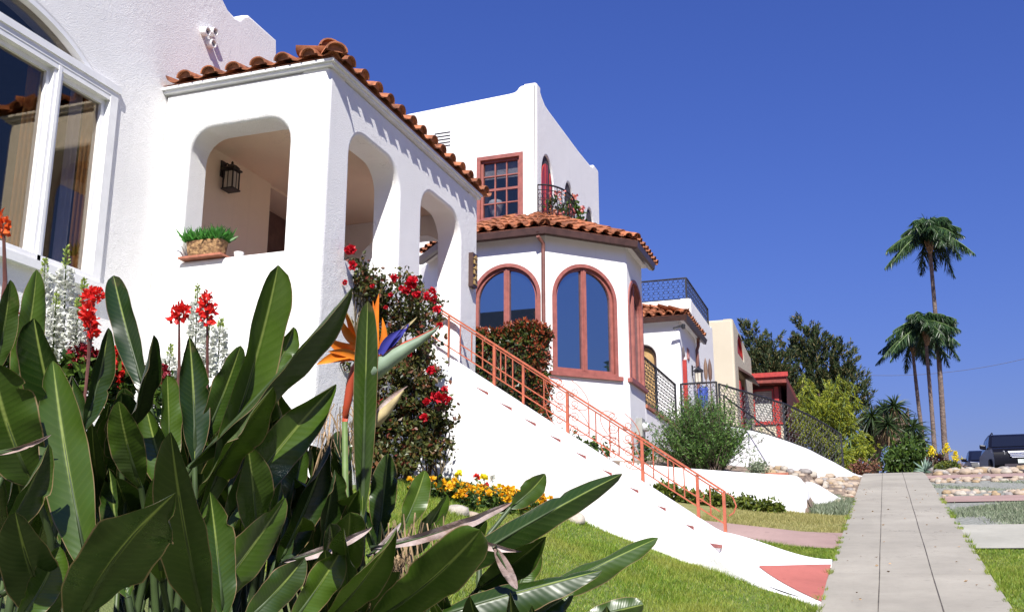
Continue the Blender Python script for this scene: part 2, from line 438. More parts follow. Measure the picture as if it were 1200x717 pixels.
GRASS = FOL('grass_blades', (.085, .165, .012), (.24, .36, .035), (.42, .40, .09), .5, .35, cf=.25, patch=(.36, .36, .07))
DGRASS = FOL('dry_grass_blades', (.18, .19, .04), (.48, .42, .17), None, .6, .3)
GREYG = FOL('grey_ground_cover', (.10, .14, .07), (.27, .31, .20), (.36, .36, .26), .6, .2)
AGAVE = FOL('blue_agave', (.12, .20, .15), (.25, .34, .27), None, .5, .1)
CARP = M('dark_car_paint', (.006, .006, .010), .3, .1, 2, coat=0, spec=.2)
TYRE = M('tyre_rubber', (.02, .02, .02), .85, .1)
CHROME = M('chrome', (.75, .74, .72), .38, .03, metal=1)
CARGLASS = GLASS('car_window_glass', (.6, .68, .75), (.01, .012, .02), False, .04)
LAMPG = M('headlight_lens', (.75, .76, .78), .25, .1, 30, metal=.3)
BLUECLOTH = M('blue_cloth', (.05, .09, .36), .8, .15)
LETT = M('black_letters', (.02, .02, .02), .5, .1)

# ------------------------------------------------------------------ foliage helpers
def unit(n, zb=0.):
    v = NR.normal(size=(n, 3)); v[:, 2] += zb
    return v/np.linalg.norm(v, axis=1, keepdims=True)
def leaves(mb, P, size, asp=.5, D=None, dj=1., cup=.15, sj=.35):
    P = np.asarray(P); n = len(P); d = unit(n)
    if D is not None:
        d = np.asarray(D)+d*dj; d /= np.linalg.norm(d, axis=1, keepdims=True)+1e-9
    q = unit(n); s_ = np.cross(d, q); s_ /= np.linalg.norm(s_, axis=1, keepdims=True)+1e-9; nn = np.cross(s_, d)
    L = (size*(1+NR.uniform(-sj, sj, n)))[:, None]
    a = P; b = P+d*L*.5+s_*L*asp*.5+nn*L*cup; c = P+d*L; e = P+d*L*.5-s_*L*asp*.5+nn*L*cup
    V = np.stack([a, b, c, e], 1).reshape(-1, 3); F = np.arange(4*n).reshape(n, 4)
    return mb.add(V, F)
def ellip(n, c, r, hollow=.5):
    v = unit(n); k = NR.uniform(hollow**3, 1, n)**(1/3.)
    return np.array(c)+v*k[:, None]*np.array(r)
def clumps(n, c, r, k, cr, hollow=.6):
    """points gathered in k small clumps through an ellipsoid: gaps and lit heads"""
    cc = ellip(k, c, r, hollow); i = NR.integers(0, k, n)
    return cc[i]+NR.normal(size=(n, 3))*np.array(cr)*NR.uniform(.6, 1.3, (k, 1))[i]
def strips(mb, base, tip, w, sag=0., seg=3, twist=None):
    """long narrow leaves from base to tip (arrays), bending down by sag"""
    base = np.asarray(base); tip = np.asarray(tip); n = len(base); d = tip-base
    L = np.linalg.norm(d, axis=1, keepdims=True); dn = d/(L+1e-9)
    q = unit(n) if twist is None else np.tile(np.array(twist, float), (n, 1)); s_ = np.cross(dn, q); s_ /= np.linalg.norm(s_, axis=1, keepdims=True)+1e-9
    rows = []
    for k in range(seg+1):
        t = k/seg; p = base+d*t; p[:, 2] -= (sag*L[:, 0])*t*t
        ww = w*(1-t)**.7*(.55+.45*min(1, t*4)) if k < seg else w*.04
        rows += [p-s_*ww/2, p+s_*ww/2]
    V = np.stack(rows, 1).reshape(-1, 3); m = 2*(seg+1); o = (np.arange(n)*m)[:, None]
    F = np.concatenate([o+np.array([2*k, 2*k+1, 2*k+3, 2*k+2]) for k in range(seg)])
    return mb.add(V, F)

# ------------------------------------------------------------------ ground, sidewalk, paths
def build_ground():
    xs = sorted(set([round(v, 3) for v in np.arange(-9, 6.01, .25)]+[-.53, -.83, -.98, -1.15, 3.3, 3.31]+[s_*v for s_ in (-1, 1) for v in (10, 13, 18, 26, 40, 70, 130, 300, 700)]))
    ys = sorted(set([round(v, 3) for v in np.arange(-4, 34.01, .25)]+[16.45, 16.5, 16.6]+list(np.arange(35, 72, 1.))+[-600, -200, -60, -25, -10, 80, 100, 140, 200, 300, 420, 800, 1200]))
    V = [(x, y, gz(x, y)) for y in ys for x in xs]; w = len(xs)
    F = [(j*w+i, j*w+i+1, (j+1)*w+i+1, (j+1)*w+i) for j in range(len(ys)-1) for i in range(w-1)]
    tag(MB().add(V, F).build('ground', DIRT, smooth=60, loc=(0, 0, 0)), kind='structure')
def sheet(name, y0, y1, xl, xr, dz, mat, nx=8, st=.25, kind='structure', skirt=0.):
    xl = xl if callable(xl) else (lambda y, v=xl: v); xr = xr if callable(xr) else (lambda y, v=xr: v)
    ys = [y0]+[v for v in np.arange(math.ceil(y0/st)*st, y1, st) if v > y0+.01]+[y1]
    V = []; F = []; w = nx+1
    for y in ys:
        a, b = xl(y), xr(y)
        for i in range(w):
            x = a+(b-a)*i/nx; V.append((x, y, gz(min(x, -.53-1e-3) if x < .1 and dz < .02 else x, y)+dz))
    for j in range(len(ys)-1):
        for i in range(nx): F.append((j*w+i, j*w+i+1, (j+1)*w+i+1, (j+1)*w+i))
    mb = MB().add(V, F)
    if skirt:
        for i in (0, nx):
            V2 = []; F2 = []
            for j in range(len(ys)): p = V[j*w+i]; V2 += [p, (p[0], p[1], p[2]-skirt)]
            for j in range(len(ys)-1): F2.append((2*j, 2*j+1, 2*j+3, 2*j+2))
            mb.add(V2, F2)
    return tag(mb.build(name, mat, smooth=50), kind=kind)
build_ground()
side = sheet('sidewalk', -8, 47, SLX, SRX, .035, SIDEWALK, 6, skirt=.12)
def sline(fr, w, y0, y1, name='sidewalk_joint'):
    c = lambda y: SLX(y)+(SRX(y)-SLX(y))*fr
    return sheet(name, y0, y1, lambda y: c(y)-w/2, lambda y: c(y)+w/2, .0392, JOINT, 1)
mbj = MB()
for fr in (.323, .652):
    ys = np.arange(-4, 30.1, .25); V = []; F = []
    for k, y in enumerate(ys):
        c = SLX(y)+(SRX(y)-SLX(y))*fr+.0015*math.sin(y*1.7+fr*9); ww = .006+.004*R.random(); z = zs(y)+.0392
        V += [(c-ww/2, y, z), (c+ww/2, y, z)]
        if k: F.append((2*k-2, 2*k-1, 2*k+1, 2*k))
    mbj.add(V, F)
for y in np.arange(1.3, 29, 3.05):
    V = []
    for k in range(7):
        x = SLX(y)+(SRX(y)-SLX(y))*k/6; V += [(x, y-.0018, zs(y-.0018)+.0392), (x, y+.0018, zs(y+.0018)+.0392)]
    mbj.add(V, [(2*k, 2*k+2, 2*k+3, 2*k+1) for k in range(6)])
jo = tag(mbj.build('sidewalk_joints', JOINT, loc=(0, 0, 0)), kind='structure')
L = lambda y: SLX(y)
sheet('lawn', -6, 10.05, -6.9, L, .012, LAWN, 40)
sheet('lawn_strip', 11.42, 12.45, -3.5, L, .012, LAWN, 16)
sheet('pink_path', 12.4, 13.95, -6.5, L, .03, PINKC, 24)
sheet('dry_grass_strip', 13.95, 16.42, -3.6, L, .012, M('dry_lawn', (.26, .23, .09), .95, .3, 4, .8, 60, .03, col2=(.19, .20, .06)), 16)
sheet('riverbed', 16.6, 26, lambda y: -2.2 if y < 22 else -1.2+.1*(y-22), L, .012, DIRT, 10)
sheet('parkway_lawn', -6, 12.35, SRX, 3.2, .012, LAWN, 12)
sheet('concrete_crossing', 12.35, 14.75, SRX, 3.2, .03, CONC, 8)
sheet('parkway_planting_bed', 14.75, 18.25, SRX, 3.2, .012, GRAVEL, 10)
sheet('pink_crossing', 18.25, 19.4, SRX, 3.2, .03, PINKC, 8)
sheet('gravel_strip', 19.4, 23.4, SRX, 3.2, .012, GRAVEL, 8)
sheet('pink_crossing', 24.2, 25.4, SRX, 3.2, .03, PINKC, 8)
sheet('road', -10, 68, 3.32, 12.5, .012, ASPH, 8)
sheet('kerb', -10, 60, 3.18, 3.33, .06, CONC, 1, skirt=.3)

# ------------------------------------------------------------------ roof tiles
def tile_tpl(r0=.088, r1=.07, Ln=.44, th=.014, n=8, plug=True):
    V = []; F = []
    for (r, y) in ((r0, 0), (r1, Ln)):
        for rr in (r, r-th):
            for k in range(n+1):
                a = PI*k/n; V.append((-rr*math.cos(a), y, rr*math.sin(a)))
    m = n+1
    for k in range(n):
        F += [(k, 2*m+k, 2*m+k+1, k+1), (m+k, m+k+1, 3*m+k+1, 3*m+k), (k, k+1, m+k+1, m+k)]
    if plug:
        b = len(V); V += [(-(r0-th)*math.cos(PI*k/n), .035, (r0-th)*math.sin(PI*k/n)) for k in range(m)]
        F.append(tuple(b+k for k in range(m)))
    return np.array(V)*np.array([1, 1, .80]), F
CAPP, CAPO = tile_tpl(), tile_tpl(plug=False)
PAN = tile_tpl(.105, .10, .46, .013, 6, False)
PAN = (PAN[0]*np.array([1, 1, -1]), [q[::-1] for q in PAN[1]])
def put_tile(mb, tpl, o, u, v, n, sc=1., jit=.02):
    u, v, n = (np.array(Vector(q)) for q in (u, v, n))
    V = tpl[0]*sc; a = R.uniform(-jit, jit); b = R.uniform(-jit, jit)
    X = V[:, 0]+V[:, 1]*a; Y = V[:, 1]-V[:, 0]*a; Z = V[:, 2]+V[:, 1]*b*.5
    mb.add(np.array(Vector(o))+X[:, None]*u+Y[:, None]*v+Z[:, None]*n, tpl[1])
def tile_field(mb, o, u, up, slope, W, rows, sp_, lo, hi, step=.33, plug=True, sc=1.):
    """rows of barrel tiles; o eave start, u along the eave, up horizontal upslope direction; lo/hi(v) clip the row"""
    u, up = Vector(u).normalized(), Vector(up).normalized(); v = (up*math.cos(slope)+Vector((0, 0, 1))*math.sin(slope)).normalized(); n = u.cross(v)
    if n.z < 0: n = -n
    nc = int(W/sp_+1e-6)
    for r in range(rows):
        d = r*step
        for c in range(nc+1):
            s_ = c*sp_
            if lo(d) <= s_ <= hi(d):
                put_tile(mb, CAPP if (plug and r == 0) else CAPO, Vector(o)+u*(s_+R.uniform(-.008, .008))+v*(d-.02*R.random())+n*.05, u, v-n*.035, n, sc)
            s2 = s_+sp_/2
            if lo(d) <= s2 <= hi(d): put_tile(mb, PAN, Vector(o)+u*s2+v*(d+.03)+n*.105*sc, u, v-n*.03, n, sc)
def ridge(mb, a, b, sc=1.15, step=.34, plug=True):
    a, b = Vector(a), Vector(b); d = b-a; v = d.normalized(); u = v.cross(Vector((0, 0, 1))).normalized(); n = u.cross(v)
    k = 0
    while k*step < d.length:
        put_tile(mb, CAPP if (k == 0 and plug) else CAPO, a+v*(k*step)+n*.02, u, v-n*.03, n, sc, .03); k += 1

# ------------------------------------------------------------------ windows
def arched_window(parent, o, u, n, s0, s1, z0, z1, rise=None, sill=True, dep=.02):
    hole = arch(s0, s1, z0, z1, 22, rise)
    fr = MB(); inner = ring(fr, o, u, n, offset(ccw(hole), .028), .062, -.022, .10)
    in2 = ring(fr, o, u, n, inner, .05, .035, .11)
    c = (s0+s1)/2; P = lambda s_, z, d: Vector((o[0], o[1], 0))+Vector(u)*s_+Vector((0, 0, z))-Vector(n)*d
    for w, d0, d1 in ((.05, .028, .11), (.018, .018, .03)):
        obox(fr, P(c-w, z0+.05, d1), Vector(u)*2*w, -Vector(n)*(d0-d1), Vector((0, 0, z1-z0-.1)))
    if sill: obox(fr, P(s0-.10, z0-.075, .05), Vector(u)*(s1-s0+.2), Vector(n)*.11, Vector((0, 0, .07)))
    w = fr.build('window', REDWOOD, parent)
    for a, b in ((s0, c-.052), (c+.052, s1)):
        lp = [q for q in offset(ccw(hole), -.07)]
        lp = clip(lp, a+.0, b)
        g = MB(); plate(g, o, u, n, lp, .075, .083); g.build('pane', BAYGLASS, w)
    return hole
def clip(lp, a, b):
    def half(l, x, sgn):
        out = []
        for i in range(len(l)):
            p, q = l[i], l[(i+1) % len(l)]; ip, iq = (p[0]-x)*sgn >= 0, (q[0]-x)*sgn >= 0
            if ip: out.append(p)
            if ip != iq:
                t = (x-p[0])/(q[0]-p[0]); out.append((x, p[1]+t*(q[1]-p[1])))
        return out
    return half(half(lp, a, 1), b, -1)

X_, Y_, Z_ = Vector((1, 0, 0)), Vector((0, 1, 0)), Vector((0, 0, 1))
# ================================================================== the near house
XF, YC, XW, YE, FL = -4.65, 7.99, -6.55, 11.92, 3.69
h1 = thing('spanish_house', (-6.5, 9, 2.2), 'white stucco house with the arched corner porch and big white-framed window, nearest of the houses', 'house')
# main wall with the big arched window
yc_, hw_, zt, zb = 5.9, 1.38, 5.955, 4.02
ap = 1.13; Rr = 1.92
archl = [(yc_+ap-2*ap*k/20., 5.955+(math.sqrt(Rr*Rr-(ap-2*ap*k/20.)**2)-(Rr-.365))) for k in range(21)]
wall_out = [(-1.5, 1.0), (9.97, 1.0), (9.97, 7.55), (9.93, 7.86), (9.32, 7.87), (9.23, 7.82), (9.14, 7.72), (9.05, 7.70), (8.92, 7.72), (8.80, 7.80), (8.6, 8.0), (8.2, 8.28), (7.6, 8.6), (6.6, 8.85), (5.9, 8.9), (5.2, 8.85), (4.2, 8.6), (3.4, 8.1), (3, 7.75), (1.8, 7.8), (-1.5, 7.8)]
wm = MB(); whole = [(yc_-hw_, zb), (yc_+hw_, zb), (yc_+hw_, zt-.001)]+archl+[(yc_-hw_, zt-.001)]
wall(wm, (XW, 0, 0), Y_, X_, .28, wall_out, [whole, rect(9.98-.0, 9.985, 7, 7.01)][:1], .035)
wm.build('house_wall', WHITE, h1, smooth=50, wn=True)
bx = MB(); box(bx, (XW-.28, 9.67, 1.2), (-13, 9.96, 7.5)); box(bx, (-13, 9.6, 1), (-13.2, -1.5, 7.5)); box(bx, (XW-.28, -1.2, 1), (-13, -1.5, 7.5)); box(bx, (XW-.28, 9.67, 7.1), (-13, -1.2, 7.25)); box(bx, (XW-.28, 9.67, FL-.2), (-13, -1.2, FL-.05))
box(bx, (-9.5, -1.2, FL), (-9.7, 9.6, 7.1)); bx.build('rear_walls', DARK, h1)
# window: white frame, transom, arch pane, sashes
wf = MB(); O1 = (XW, 0, 0)
out = rect(yc_-hw_, yc_+hw_, zb, zt); ring(wf, O1, Y_, X_, offset(ccw(out), .012), .10, -.03, .14)
obox(wf, (XW+.045, yc_-hw_-.03, zt-.035), Y_*(2*hw_+.06), -X_*.1, Z_*.07)
obox(wf, (XW+.025, yc_-hw_, zt-.14), Y_*(2*hw_), -X_*.1, Z_*.10)
obox(wf, (XW+.075, yc_-hw_-.05, zb-.05), Y_*(2*hw_+.1), -X_*.12, Z_*.075)
for m in (yc_-.65, yc_+.65):
    obox(wf, (XW+.012, m-.055, zb), Y_*.11, -X_*.13, Z_*(zt-zb)); obox(wf, (XW+.03, m-.018, zb), Y_*.036, -X_*.13, Z_*(zt-zb-.1))
al = [(yc_-ap, zt)]+archl[::-1][1:-1]+[(yc_+ap, zt)]
archo = MB(); ring(wf, O1, Y_, X_, ccw([(yc_+ap, zt)]+archl[1:-1]+[(yc_-ap, zt)]), .045, -.012, .12)
w1 = wf.build('window', TRIM, h1)
g = MB(); plate(g, O1, Y_, X_, offset(ccw([(yc_+ap, zt)]+archl[1:-1]+[(yc_-ap, zt)]), -.04), .06, .066); g.build('arch_pane', CLEAR, w1)
for a, b in ((yc_-hw_+.09, yc_-.7), (yc_-.6, yc_+.6), (yc_+.7, yc_+hw_-.09)):
    s = MB(); ring(s, O1, Y_, X_, rect(a, b, zb+.07, zt-.14), .045, .03, .1); sash = s.build('sash', TRIM, w1)
    g = MB(); plate(g, O1, Y_, X_, rect(a+.04, b-.04, zb+.11, zt-.18), .06, .066); g.build('pane', CLEAR, w1)
def curtain(y0, y1, x, mat, amp=.035, wv=.075):
    V = []; F = []; n = int((y1-y0)/.012)
    for k in range(n+1):
        y = y0+(y1-y0)*k/n; xx = x+amp*math.sin(2*PI*k*.012/wv+.6*math.sin(k*.11))
        V += [(xx, y, zb+.02), (xx, y, zt-.1)]
        if k: F.append((2*k-2, 2*k, 2*k+1, 2*k-1))
    MB().add(V, F).build('curtain', mat, h1, smooth=180)
curtain(7.03, 7.22, XW-.125, CURTO, .016, .05); curtain(6.86, 7.03, XW-.135, CURTW, .02, .06); curtain(6.34, 6.5, XW-.13, CURTO, .016, .05); curtain(4.6, 4.9, XW-.22, CURTO)
# three clay vent pipes
vp = MB()
for dy, dz in ((-.065, .01), (.065, .075), (.05, -.075)):
    c = Vector((XW-.05, 8.56+dy, 7.21+dz)); prof = [(.05, 0), (.05, .125), (.037, .125), (.036, .075)]
    lathe(vp, c, prof, 14, X_+Vector((0, 0, -.12)))
v_ = vp.build('vent_pipe', SMOOTHW, h1, smooth=45); vd = MB()
for dy, dz in ((-.065, .01), (.065, .075), (.05, -.075)): lathe(vd, Vector((XW-.05, 8.56+dy, 7.21+dz)), [(.0365, .07), (.0365, .085)], 14, X_+Vector((0, 0, -.12)))
vd.build('hole_shade', DARK, v_)  # dark discs paint the shade inside the pipe mouths
# porch walls
p1 = MB()
wall(p1, (0, YC, 0), X_, -Y_, .30, [(XW+.004, 1.2), (XF-.005, 1.2), (XF-.005, 6.23), (XW+.004, 6.23)], [rrect(-6.215, -5.07, 4.43, 5.80, .26)], .05)
op1 = rrect(8.44, 9.57, 4.43, 5.80, .30); op2 = [(10.165, FL+.002), (11.335, FL+.002)]+rrect(10.165, 11.335, 4, 5.80, .30)[2:]
wall(p1, (XF, 0, 0), Y_, X_, .30, [(YC+.005, 1.2), (YE, 1.2), (YE, 6.23), (YC+.005, 6.23)], [op1, op2], .042)
wall(p1, (0, YE-.005, 0), -X_, Y_, .29, [(-XF+.005, 1.2), (-XW, 1.2), (-XW, 6.23), (-XF+.005, 6.23)], [rrect(5.0, 6.2, 4.43, 5.72, .3)], .03)
p1.build('porch_wall', WHITE, h1, smooth=50, wn=True)
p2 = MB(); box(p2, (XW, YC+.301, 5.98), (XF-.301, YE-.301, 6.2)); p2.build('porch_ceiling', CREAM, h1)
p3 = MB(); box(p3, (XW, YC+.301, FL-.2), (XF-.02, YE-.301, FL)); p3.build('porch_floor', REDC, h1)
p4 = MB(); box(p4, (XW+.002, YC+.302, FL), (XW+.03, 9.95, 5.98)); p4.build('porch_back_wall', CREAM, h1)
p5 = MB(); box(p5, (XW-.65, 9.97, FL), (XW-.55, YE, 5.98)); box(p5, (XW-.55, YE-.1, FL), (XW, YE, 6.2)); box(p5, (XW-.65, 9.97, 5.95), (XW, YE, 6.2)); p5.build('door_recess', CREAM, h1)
p6 = MB(); box(p6, (XW-.52, 9.972, FL), (XW-.46, 11.815, 5.945)); p6.build('front_door', M('dark_brown_door', (.16, .085, .07), .6, .15, 6), h1)
p7 = MB(); e = .055
obox(p7, (XW+.002, YC-e+.02, 6.232), X_*(XF-XW+e-.022), Y_*(.3+e), Z_*.055); obox(p7, (XF+e-.02, YC+.32, 6.232), Y_*(YE-YC-.30), -X_*(.3+e), Z_*.055)
obox(p7, (XW+.002, YC-e-.01, 6.262), X_*(XF-XW+e+.008), Y_*.028, Z_*.026); obox(p7, (XF+e-.02, YC-e+.02, 6.262), Y_*(YE-YC+.05), X_*.028, Z_*.026)
p7.build('eave_trim', TRIM, h1)
# porch tiles
t1 = MB(); sl = math.radians(13)
sx = .283; hip = lambda d: d*math.cos(sl)
tile_field(t1, (XF+.10, YC-.10, 6.285), -X_, Y_, sl, 1.98, 4, sx, lambda d: hip(d)+.06, lambda d: 9, sc=1.03)
tile_field(t1, (XF+.11, YC-.10, 6.285), Y_, -X_, sl, YE-YC+.16, 6, .288, lambda d: hip(d)+.1, lambda d: 9, sc=1.03)
ridge(t1, (XF+.13, YC-.12, 6.30), (XF+.13-1.9, YC-.12+1.9, 6.30+1.9*math.tan(sl)), 1.25)
put_tile(t1, CAPP, (XF-.02, YC+.02, 6.46), Vector((1, 1, 0)).normalized(), Vector((-1, 1, .1)).normalized(), Z_, 1.25)
t1.build('porch_roof_tiles', TILE, h1, smooth=40)
rr = MB(); a_ = 6.30; k_ = math.tan(sl)
rr.add([(XF+.07, YC-.07, a_), (XW+.01, YC-.07, a_), (XF+.07, YE+.03, a_), (XW+.01, YE+.03, a_+1.97*k_), (XW+.01, YC-.07+1.97, a_+1.97*k_)], [(0, 1, 4), (0, 4, 3, 2)]); rr.build('porch_roof', TERRA, h1)
# porch lantern, number plaque
def lantern(parent, c, out, s=1.):
    c = Vector(c); out = Vector(out); u = out.cross(Z_)
    m = MB(); obox(m, c-u*.05*s-Z_*.02*s, u*.10*s, out*.02*s, Z_*.2*s)
    q = c+out*.13*s
    tube(m, [c+Z_*.12*s, c+out*.06*s+Z_*.15*s, q+Z_*.10*s], .012*s)
    for a in (-1, 1):
        for b in (-1, 1): obox(m, q+u*(a*.065*s-.007)+out*(b*.065*s-.007)-Z_*.19*s, u*.014*s, out*.014*s, Z_*.24*s)
    for z, w in ((-.2, .082), (.045, .09)): obox(m, q-u*w*s-out*w*s+Z_*z*s, u*2*w*s, out*2*w*s, Z_*.018*s)
    for sd in (-1, 1):
        obox(m, q+u*(-.004)+out*(sd*.068*s)-Z_*.19*s, u*.008, out*.006, Z_*.23*s); obox(m, q+out*(-.004)+u*(sd*.068*s)-Z_*.19*s, u*.006, out*.008, Z_*.23*s)
    lathe(m, q+Z_*.06*s, [(.115*s, 0), (.06*s, .05*s), (.02*s, .07*s), (.018*s, .095*s), (.005, .11*s)], 4)
    l = m.build('lantern', IRON, parent)
    g = MB(); obox(g, q-u*.055*s-out*.055*s-Z_*.18*s, u*.11*s, out*.11*s, Z_*.21*s); g.build('lantern_glass', BULB, l)
lantern(h1, (XW+.03, 8.99, 5.72), X_, .92)
pq = MB(); box(pq, (XF, 11.62, 4.98), (XF+.06, 11.78, 5.42)); pl = pq.build('number_plaque', BRONZE, h1)
gq = MB()
for k in range(6):
    z = 5.01+.067*k; box(gq, (XF+.061, 11.645, z), (XF+.072, 11.755, z+.018)); box(gq, (XF+.061, 11.645+.05*(k % 2), z+.018), (XF+.072, 11.70+.05*(k % 2), z+.05))
gq.build('gilded_figure', GOLD, pl)

# planter on the porch sill
pb = thing('planter', (-5.92, YC+.02, 4.43), 'bark trough of short green leaves on the porch window sill', 'planter')
q = MB(); V = []; n = 28
for z, k in ((4.452, .86), (4.50, .93), (4.60, 1.0), (4.603, .92)):
    for i in range(n):
        a = 2*PI*i/n; cx = abs(math.cos(a))**.5*math.copysign(1, math.cos(a)); sy = abs(math.sin(a))**.5*math.copysign(1, math.sin(a)); V.append((-5.93+.20*k*cx*(1+.03*R.random()), YC+.03+.10*k*sy, z))
q.add(V, [(r*n+i, r*n+(i+1) % n, (r+1)*n+(i+1) % n, (r+1)*n+i) for r in range(3) for i in range(n)]+[tuple(3*n+i for i in range(n))]).build('trough', BASKET, pb)
q = MB(); box(q, (-6.185, YC-.07, 4.432), (-5.70, YC+.15, 4.452)); q.build('tray', TERRA, pb)
q = MB(); n = 800; b = np.stack([-5.93+NR.uniform(-.20, .20, n), YC+.03+NR.uniform(-.09, .09, n), np.full(n, 4.6)], 1); dd = unit(n, 1.1); dd[:, 2] = np.abs(dd[:, 2]); dd[:, 0] += (b[:, 0]+5.93)*1.2; dd[:, 1] += (b[:, 1]-YC-.03)*1.2; dd[:, 2] += .5
strips(q, b, b+dd*NR.uniform(.05, .13, (n, 1)), .032, .12, 3); q.build('foliage', FOL('planter_foliage', (.03, .13, .02), (.09, .30, .05), None, .4, .35), pb)
# small white bowl-like pot beside it
q = MB(); lathe(q, (-5.64, YC+.14, 4.432), [(.03, 0), (.045, .03), (.05, .07), (.045, .07), (.035, .03)], 12); tag(q.build('white_pot', SMOOTHW, smooth=50), 'small white pot half hidden behind the bark trough on the sill', 'pot')

# ================================================================== stairs with their cheek walls and railing
NOS = lambda x: 1.752-.668*(x+1.6)          # line through the step noses
st = thing('entrance_stairs', (-2.6, 10.7, 1.4), 'white stucco front stairs with red painted treads, climbing to the near house porch', 'stairs')
q = MB(); q2 = MB(); n_ = 10
for k in range(n_):
    x1 = -1.6-.29*k; z1 = NOS(x1); x0 = -4.64
    box(q, (x0 if k == n_-1 else x1-.29, 10.2, 1.2), (x1, 11.12, z1))
    box(q2, (x1-.285, 10.205, z1+.002), (x1+.025, 11.115, z1+.034))
q.build('steps', SMOOTHW, st); q2.build('treads', REDC, st)
# landing, sloped down to the sidewalk and widening
def y_near(x): return 10.0 if x < -2 else 10.0-1.2*max(0, (x+2)/1.47)**1.75
def y_far(x): return 11.36
LZ = lambda x, y: zs(y)+.036+(.045+.085*max(0, min(1, (y-9.2)/2)))*max(0, min(1, (-.505-x)/.6))
q = MB(); V = []; N = 18
for i in range(N+1):
    x = -1.64+(1.64-.506)*i/N
    for j in range(9): y = y_near(x)+.1+(11.2-y_near(x)-.1)*j/8; V.append((x, y, LZ(x, y)))
q.add(V, [(i*9+j, (i+1)*9+j, (i+1)*9+j+1, i*9+j+1) for i in range(N) for j in range(8)]).build('landing', SMOOTHW, st, smooth=60)
q = MB(); V = []
for i in range(N+1):
    k = i/N; x = -1.12+(1.12-.504)*k; y0, y1 = 10.25+(y_near(-.52)+.16-10.25)*k**.9, 10.30+(11.06-10.30)*k**1.25
    for j in range(7): y = y0+(y1-y0)*j/6; V.append((x, y, LZ(x, y)+.006))
q.add(V, [(i*7+j, (i+1)*7+j, (i+1)*7+j+1, i*7+j+1) for i in range(N) for j in range(6)]).build('red_wedge', REDC, st, smooth=60)
def cheek(ys_in, w, top, x0, x1, side, name='cheek_wall', base=-.5, N=46):
    """wall of width w whose outer face follows ys_in(x); rounded top"""
    V = []; F = []; m = 7
    for i in range(N+1):
        x = x0+(x1-x0)*i/N; y = ys_in(x); tz = top(x); ww = w(x)
        b = gz(min(x, -.55), y)+base
        r = min(.05, ww*.4)
        pr = [(0, b), (0, tz-r), (r*.3, tz-r*.3), (r, tz), (ww-r, tz), (ww-r*.3, tz-r*.3), (ww, tz-r), (ww, b)]
        V += [(x, y+side*a, z) for a, z in pr]
    k = 8
    for i in range(N):
        for j in range(k-1):
            f_ = (i*k+j, (i+1)*k+j, (i+1)*k+j+1, i*k+j+1); F.append(f_ if side > 0 else f_[::-1])
    F += [tuple(range(k)), tuple(N*k+j for j in range(k-1, -1, -1))]
    mb = MB().add(V, F); return mb.build(name, SMOOTHW, st, smooth=50, wn=True)
def sm(a, b, x): t = max(0, min(1, (x-a)/(b-a))); return t*t*(3-2*t)
_ = 0
def top_near(x):
    flat = zs(y_near(x))+.06+.22*(1-sm(-1.7, -.75, x))
    k = sm(-1.62, -1.22, x); return flat*k+(1-k)*max(flat, NOS(x)+.088)
def top_far(x):
    flat = zs(11.2)+.07+.30*(1-sm(-1.75, -.5, x))
    return max(flat, NOS(x)+.17)
cheek(y_near, lambda x: .21 if x < -1.9 else .21+.02*(x+1.9), top_near, -4.64, -.515, 1)
cheek(lambda x: 11.12, lambda x: .28, top_far, -4.64, -.50, 1)
# railing
ra = thing('stair_railing', (-3.2, 11.25, 2.0), 'salmon pink metal stair railing with twisted balusters and scrolls beside the near porch', 'railing')
RY = 11.25; TOP = lambda x: 2.347-.683*(x+1.554); BOT = lambda x: NOS(x)+.30
q = MB()
def flat_bar(mb, pts, w, h):
    for a, b in zip(pts, pts[1:]):
        a, b = Vector(a), Vector(b); d = b-a; s_ = d.cross(Z_).normalized(); n = s_.cross(d).normalized()
        obox(mb, a-s_*w/2-n*h/2, d, s_*w, n*h)
flat_bar(q, [(-5.0, RY, TOP(-5.0)), (-1.54, RY, TOP(-1.54))], .045, .022); flat_bar(q, [(-5.0, RY, TOP(-5.0)-.035), (-1.56, RY, TOP(-1.56)-.035)], .016, .016)
tube(q, [(-1.54, RY, TOP(-1.54)), (-1.46, RY, TOP(-1.54)-.06), (-1.43, RY, TOP(-1.54)-.15), (-1.46, RY, TOP(-1.54)-.22), (-1.51, RY, TOP(-1.54)-.25)], .009)
q.build('handrail', SALMON, ra)
q = MB(); flat_bar(q, [(-5.0, RY, BOT(-5.0)-.02), (-1.56, RY, BOT(-1.56)-.02)], .02, .014); flat_bar(q, [(-4.6, RY, BOT(-4.6)+.10), (-1.60, RY, BOT(-1.60)+.02+.06)], .018, .014); q.build('bottom_rail', SALMON, ra)
def post(x, w, low):
    q = MB(); zb_ = low; box(q, (x-w/2, RY-w/2, zb_), (x+w/2, RY+w/2, TOP(x)-.012)); q.build('post', SALMON, ra)
def baluster(x, tw):
    q = MB(); z0, z1 = BOT(x)-.01, TOP(x)-.03
    if tw:
        V = []; F = []; K = 40; r = .0085
        for k in range(K+1):
            a = k*.55 if 6 < k < 34 else (6*.55 if k <= 6 else 34*.55)
            for j in range(4): V.append((x+r*math.cos(a+j*PI/2), RY+r*math.sin(a+j*PI/2), z0+(z1-z0)*k/K))
        for k in range(K):
            for j in range(4): F.append((4*k+j, 4*k+(j+1) % 4, 4*k+4+(j+1) % 4, 4*k+4+j))
        q.add(V, F)
    else: box(q, (x-.006, RY-.006, z0), (x+.006, RY+.006, z1))
    q.build('baluster', SALMON, ra)
for x in (-4.75, -4.16, -3.27, -2.42, -1.83, -1.555): post(x, .032 if x > -4.5 else .02, max(NOS(x)+.14, top_far(x)-.02))
for x in (-3.80,): post(x, .026, NOS(x)+.14)
